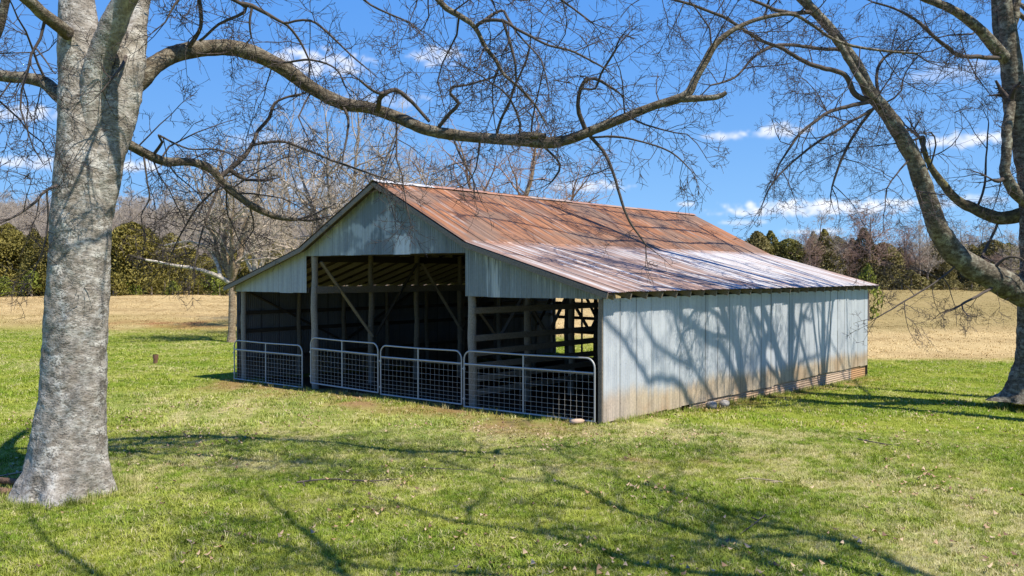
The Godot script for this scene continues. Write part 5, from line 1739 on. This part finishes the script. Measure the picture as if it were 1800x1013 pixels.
# ------------------------------------------------------------------ scene
func _ready() -> void:
	rng.seed = 4
	na.seed = 3
	na.frequency = 0.02
	nb.seed = 8
	nb.frequency = 0.35
	nb.fractal_octaves = 4
	barn_x = Transform3D(Basis(Vector3.UP, deg_to_rad(BARN_YAW)), Vector3(1.8232, 0, -17.3839))
	barn_inv = barn_x.affine_inverse()

	var cam := Camera3D.new()
	cam.name = "camera"
	cam.position = Vector3(0, EYE, 0)
	cam.rotation.x = -PITCH
	cam.fov = rad_to_deg(2.0 * atan(506.5 / F))
	cam.near = 0.1
	cam.far = 3000.0
	add_child(cam)
	cam.make_current()
	var we := WorldEnvironment.new()
	we.name = "environment"
	var env := Environment.new()
	env.background_mode = Environment.BG_SKY
	env.sky = make_sky()
	env.tonemap_mode = Environment.TONE_MAPPER_LINEAR
	env.tonemap_exposure = 1.5
	env.sdfgi_enabled = true
	env.ssao_enabled = true
	env.ssil_enabled = true
	we.environment = env
	add_child(we)
	var sun := DirectionalLight3D.new()
	sun.name = "sun"
	sun.basis = Basis.looking_at(sun_dir(), Vector3.UP)
	sun.light_energy = 1.55
	sun.light_color = Color(1.0, 0.955, 0.88)
	sun.light_angular_distance = 0.5
	sun.shadow_enabled = true
	add_child(sun)

	# shared materials
	var s := 256
	var data := PackedByteArray()
	data.resize(s * s * 3)
	for i in s * s:
		var f := 0.75 + 0.45 * nb.get_noise_2d((i % s) * 0.35, (i / s) * 0.35) + 0.1 * rng.randf()
		data[i * 3] = to_byte(f)
		data[i * 3 + 1] = to_byte(f)
		data[i * 3 + 2] = to_byte(f)
	M["ground_like"] = rgb_image(s, s, data)
	M["galv"] = std(lin(0.40, 0.42, 0.43), 0.55, 0.35)
	M["wire"] = std(lin(0.50, 0.50, 0.48), 0.6, 0.3)
	M["bark_pale"] = bark_material(Color(0.49, 0.465, 0.43), Color(0.22, 0.195, 0.165), Color(0.62, 0.62, 0.59), 0.9, 0.62, 1, 1.1)
	M["bark_limb"] = bark_material(Color(0.215, 0.18, 0.135), Color(0.07, 0.058, 0.042), Color(0.36, 0.345, 0.28), 0.75, 0.8, 11, 2.0)
	M["bark_grey"] = bark_material(Color(0.22, 0.195, 0.155), Color(0.065, 0.055, 0.042), Color(0.40, 0.41, 0.34), 0.85, 0.7, 2, 1.6)
	M["bark_moss"] = bark_material(Color(0.19, 0.17, 0.10), Color(0.065, 0.055, 0.035), Color(0.30, 0.29, 0.12), 0.6, 0.8, 3, 1.8)
	M["bark_dark"] = std(lin(0.085, 0.07, 0.062), 0.95)
	M["bark_red"] = bark_material(Color(0.30, 0.19, 0.13), Color(0.12, 0.075, 0.05), Color(0.4, 0.3, 0.22), 0.5, 2.0, 4, 1.5)
	M["twig"] = std(lin(0.068, 0.055, 0.052), 0.95)
	M["stick"] = std(lin(0.42, 0.34, 0.24), 0.9)
	M["syc"] = bark_material(Color(0.66, 0.62, 0.55), Color(0.32, 0.26, 0.20), Color(0.75, 0.72, 0.66), 0.8, 0.5, 5, 0.6)
	M["bark_far"] = bark_material(Color(0.34, 0.30, 0.25), Color(0.18, 0.15, 0.12), Color(0.42, 0.40, 0.34), 0.6, 0.6, 6, 0.8)
	M["bark_tan"] = bark_material(Color(0.40, 0.31, 0.21), Color(0.20, 0.15, 0.10), Color(0.48, 0.42, 0.32), 0.6, 0.6, 7, 0.8)
	M["far_bark"] = std(lin(0.24, 0.20, 0.165), 0.95)
	M["far_twig"] = std(lin(0.40, 0.35, 0.285), 0.95)
	M["far_twig_red"] = std(lin(0.32, 0.225, 0.18), 0.95)
	M["far_twig_pale"] = std(lin(0.42, 0.36, 0.29), 0.95)

	make_ground()
	make_barn()
	make_gate(13.25, 9.86, -0.11, -0.09, 1.15, "leftmost galvanized pipe gate, across the narrow bay under the left eave")
	make_gate(9.47, 6.70, 0.07, 0.05, 1.23, "left gate of the pair closing the wide middle opening, hung on the tall post")
	make_gate(6.60, 3.80, 0.02, 0.04, 1.22, "right gate of the pair closing the wide middle opening of the barn")
	make_gate(3.72, 0.10, 0.0, 0.05, 1.27, "nearest galvanized pipe gate, across the bay beside the metal side wall")
	near_left_tree()
	near_right_tree()
	middle_trees()
	shade_trees()
	backdrop()
	small_things()

	rng.seed = 900
	var blade := std(Color.WHITE, 0.75)
	blade.vertex_color_use_as_albedo = true
	blade.backlight_enabled = true
	blade.backlight = lin(0.35, 0.42, 0.1)
	blade.specular_mode = BaseMaterial3D.SPECULAR_DISABLED
	var straw := std(Color.WHITE, 0.9)
	straw.vertex_color_use_as_albedo = true
	straw.specular_mode = BaseMaterial3D.SPECULAR_DISABLED
	scatter("lawn_grass", "short green and straw coloured grass of the near lawn", "grass", tuft(11, 0.055, 0.08, 0.007, 0.85), blade, 150000, 6.5, 17.0, 0.7, 1.25, lawn_tint)
	scatter("lawn_grass", "short grass of the lawn around the barn", "grass", tuft(12, 0.09, 0.07, 0.012, 0.85), blade, 130000, 16.0, 50.0, 0.8, 1.3, lawn_tint)
	scatter("field_grass", "dry straw coloured grass of the field behind the barn", "grass", tuft(12, 0.22, 0.06, 0.024, 0.9), straw, 60000, 33.0, 112.0, 0.7, 1.3, field_tint)
	# taller grass the mower left at the foot of the trunks and the wall
	var foot := []
	for i in 420:
		var a := rng.randf() * TAU
		foot.append(Vector3(-6.15 + cos(a) * rng.randf_range(0.5, 0.95), 0, -11.9 + sin(a) * rng.randf_range(0.5, 0.95)))
		foot.append(Vector3(12.9 + cos(a) * rng.randf_range(0.5, 1.3), 0, -21.1 + sin(a) * rng.randf_range(0.5, 1.3)))
	for i in 500:
		foot.append(bw(-rng.randf_range(0.03, 0.25), 0, rng.randf_range(0.1, L)))
	for i in 160:
		foot.append(bw(rng.randf_range(0.0, W), 0, -rng.randf_range(0.2, 0.5)))
	var fm := MultiMesh.new()
	fm.transform_format = MultiMesh.TRANSFORM_3D
	fm.use_colors = true
	fm.mesh = tuft(9, 0.045, 0.15, 0.007, 0.55)
	fm.instance_count = foot.size()
	for i in foot.size():
		var w: Vector3 = foot[i]
		var k := rng.randf_range(0.5, 1.15)
		fm.set_instance_transform(i, Transform3D(Basis(Vector3.UP, rng.randf() * TAU).scaled(Vector3(k, k, k)), Vector3(w.x, ground_y(w.x, w.z), w.z)))
		fm.set_instance_color(i, Color(0.20, 0.27, 0.045).lerp(Color(0.48, 0.43, 0.24), pow(rng.randf(), 2.0)))
	var fo := MultiMeshInstance3D.new()
	fo.name = "tall_grass"
	fo.multimesh = fm
	fo.material_override = blade
	add_child(fo, true)
	tag(fo, "longer grass at the foot of the two near trunks and the metal wall", "grass", "", "stuff")
	var lf := Geo.new()
	for q in [Vector3(-0.036, 0.072, 0.004), Vector3(-0.014, 0.055, 0.021), Vector3(-0.010, 0.060, -0.017), Vector3(0.014, 0.066, 0.017), Vector3(0.010, 0.052, -0.022), Vector3(0.042, 0.084, 0.0)]:
		lf.v.append(q)
		lf.n.append(Vector3(q.x * 8.0, 1, q.z * 12.0).normalized())
	lf.ix.append_array([0, 1, 2, 1, 3, 2, 2, 3, 4, 3, 5, 4])
	var leaf := std(Color.WHITE, 0.9)
	leaf.vertex_color_use_as_albedo = true
	scatter("fallen_leaves", "pale brown dead leaves scattered over the near grass", "leaves", lf.mesh(true), leaf, 16000, 7.0, 22.0, 0.6, 1.35, leaf_raise)
	clean_counts(self)


func leaf_raise(x: float, z: float) -> Color:
	return leaf_tint(x, z)
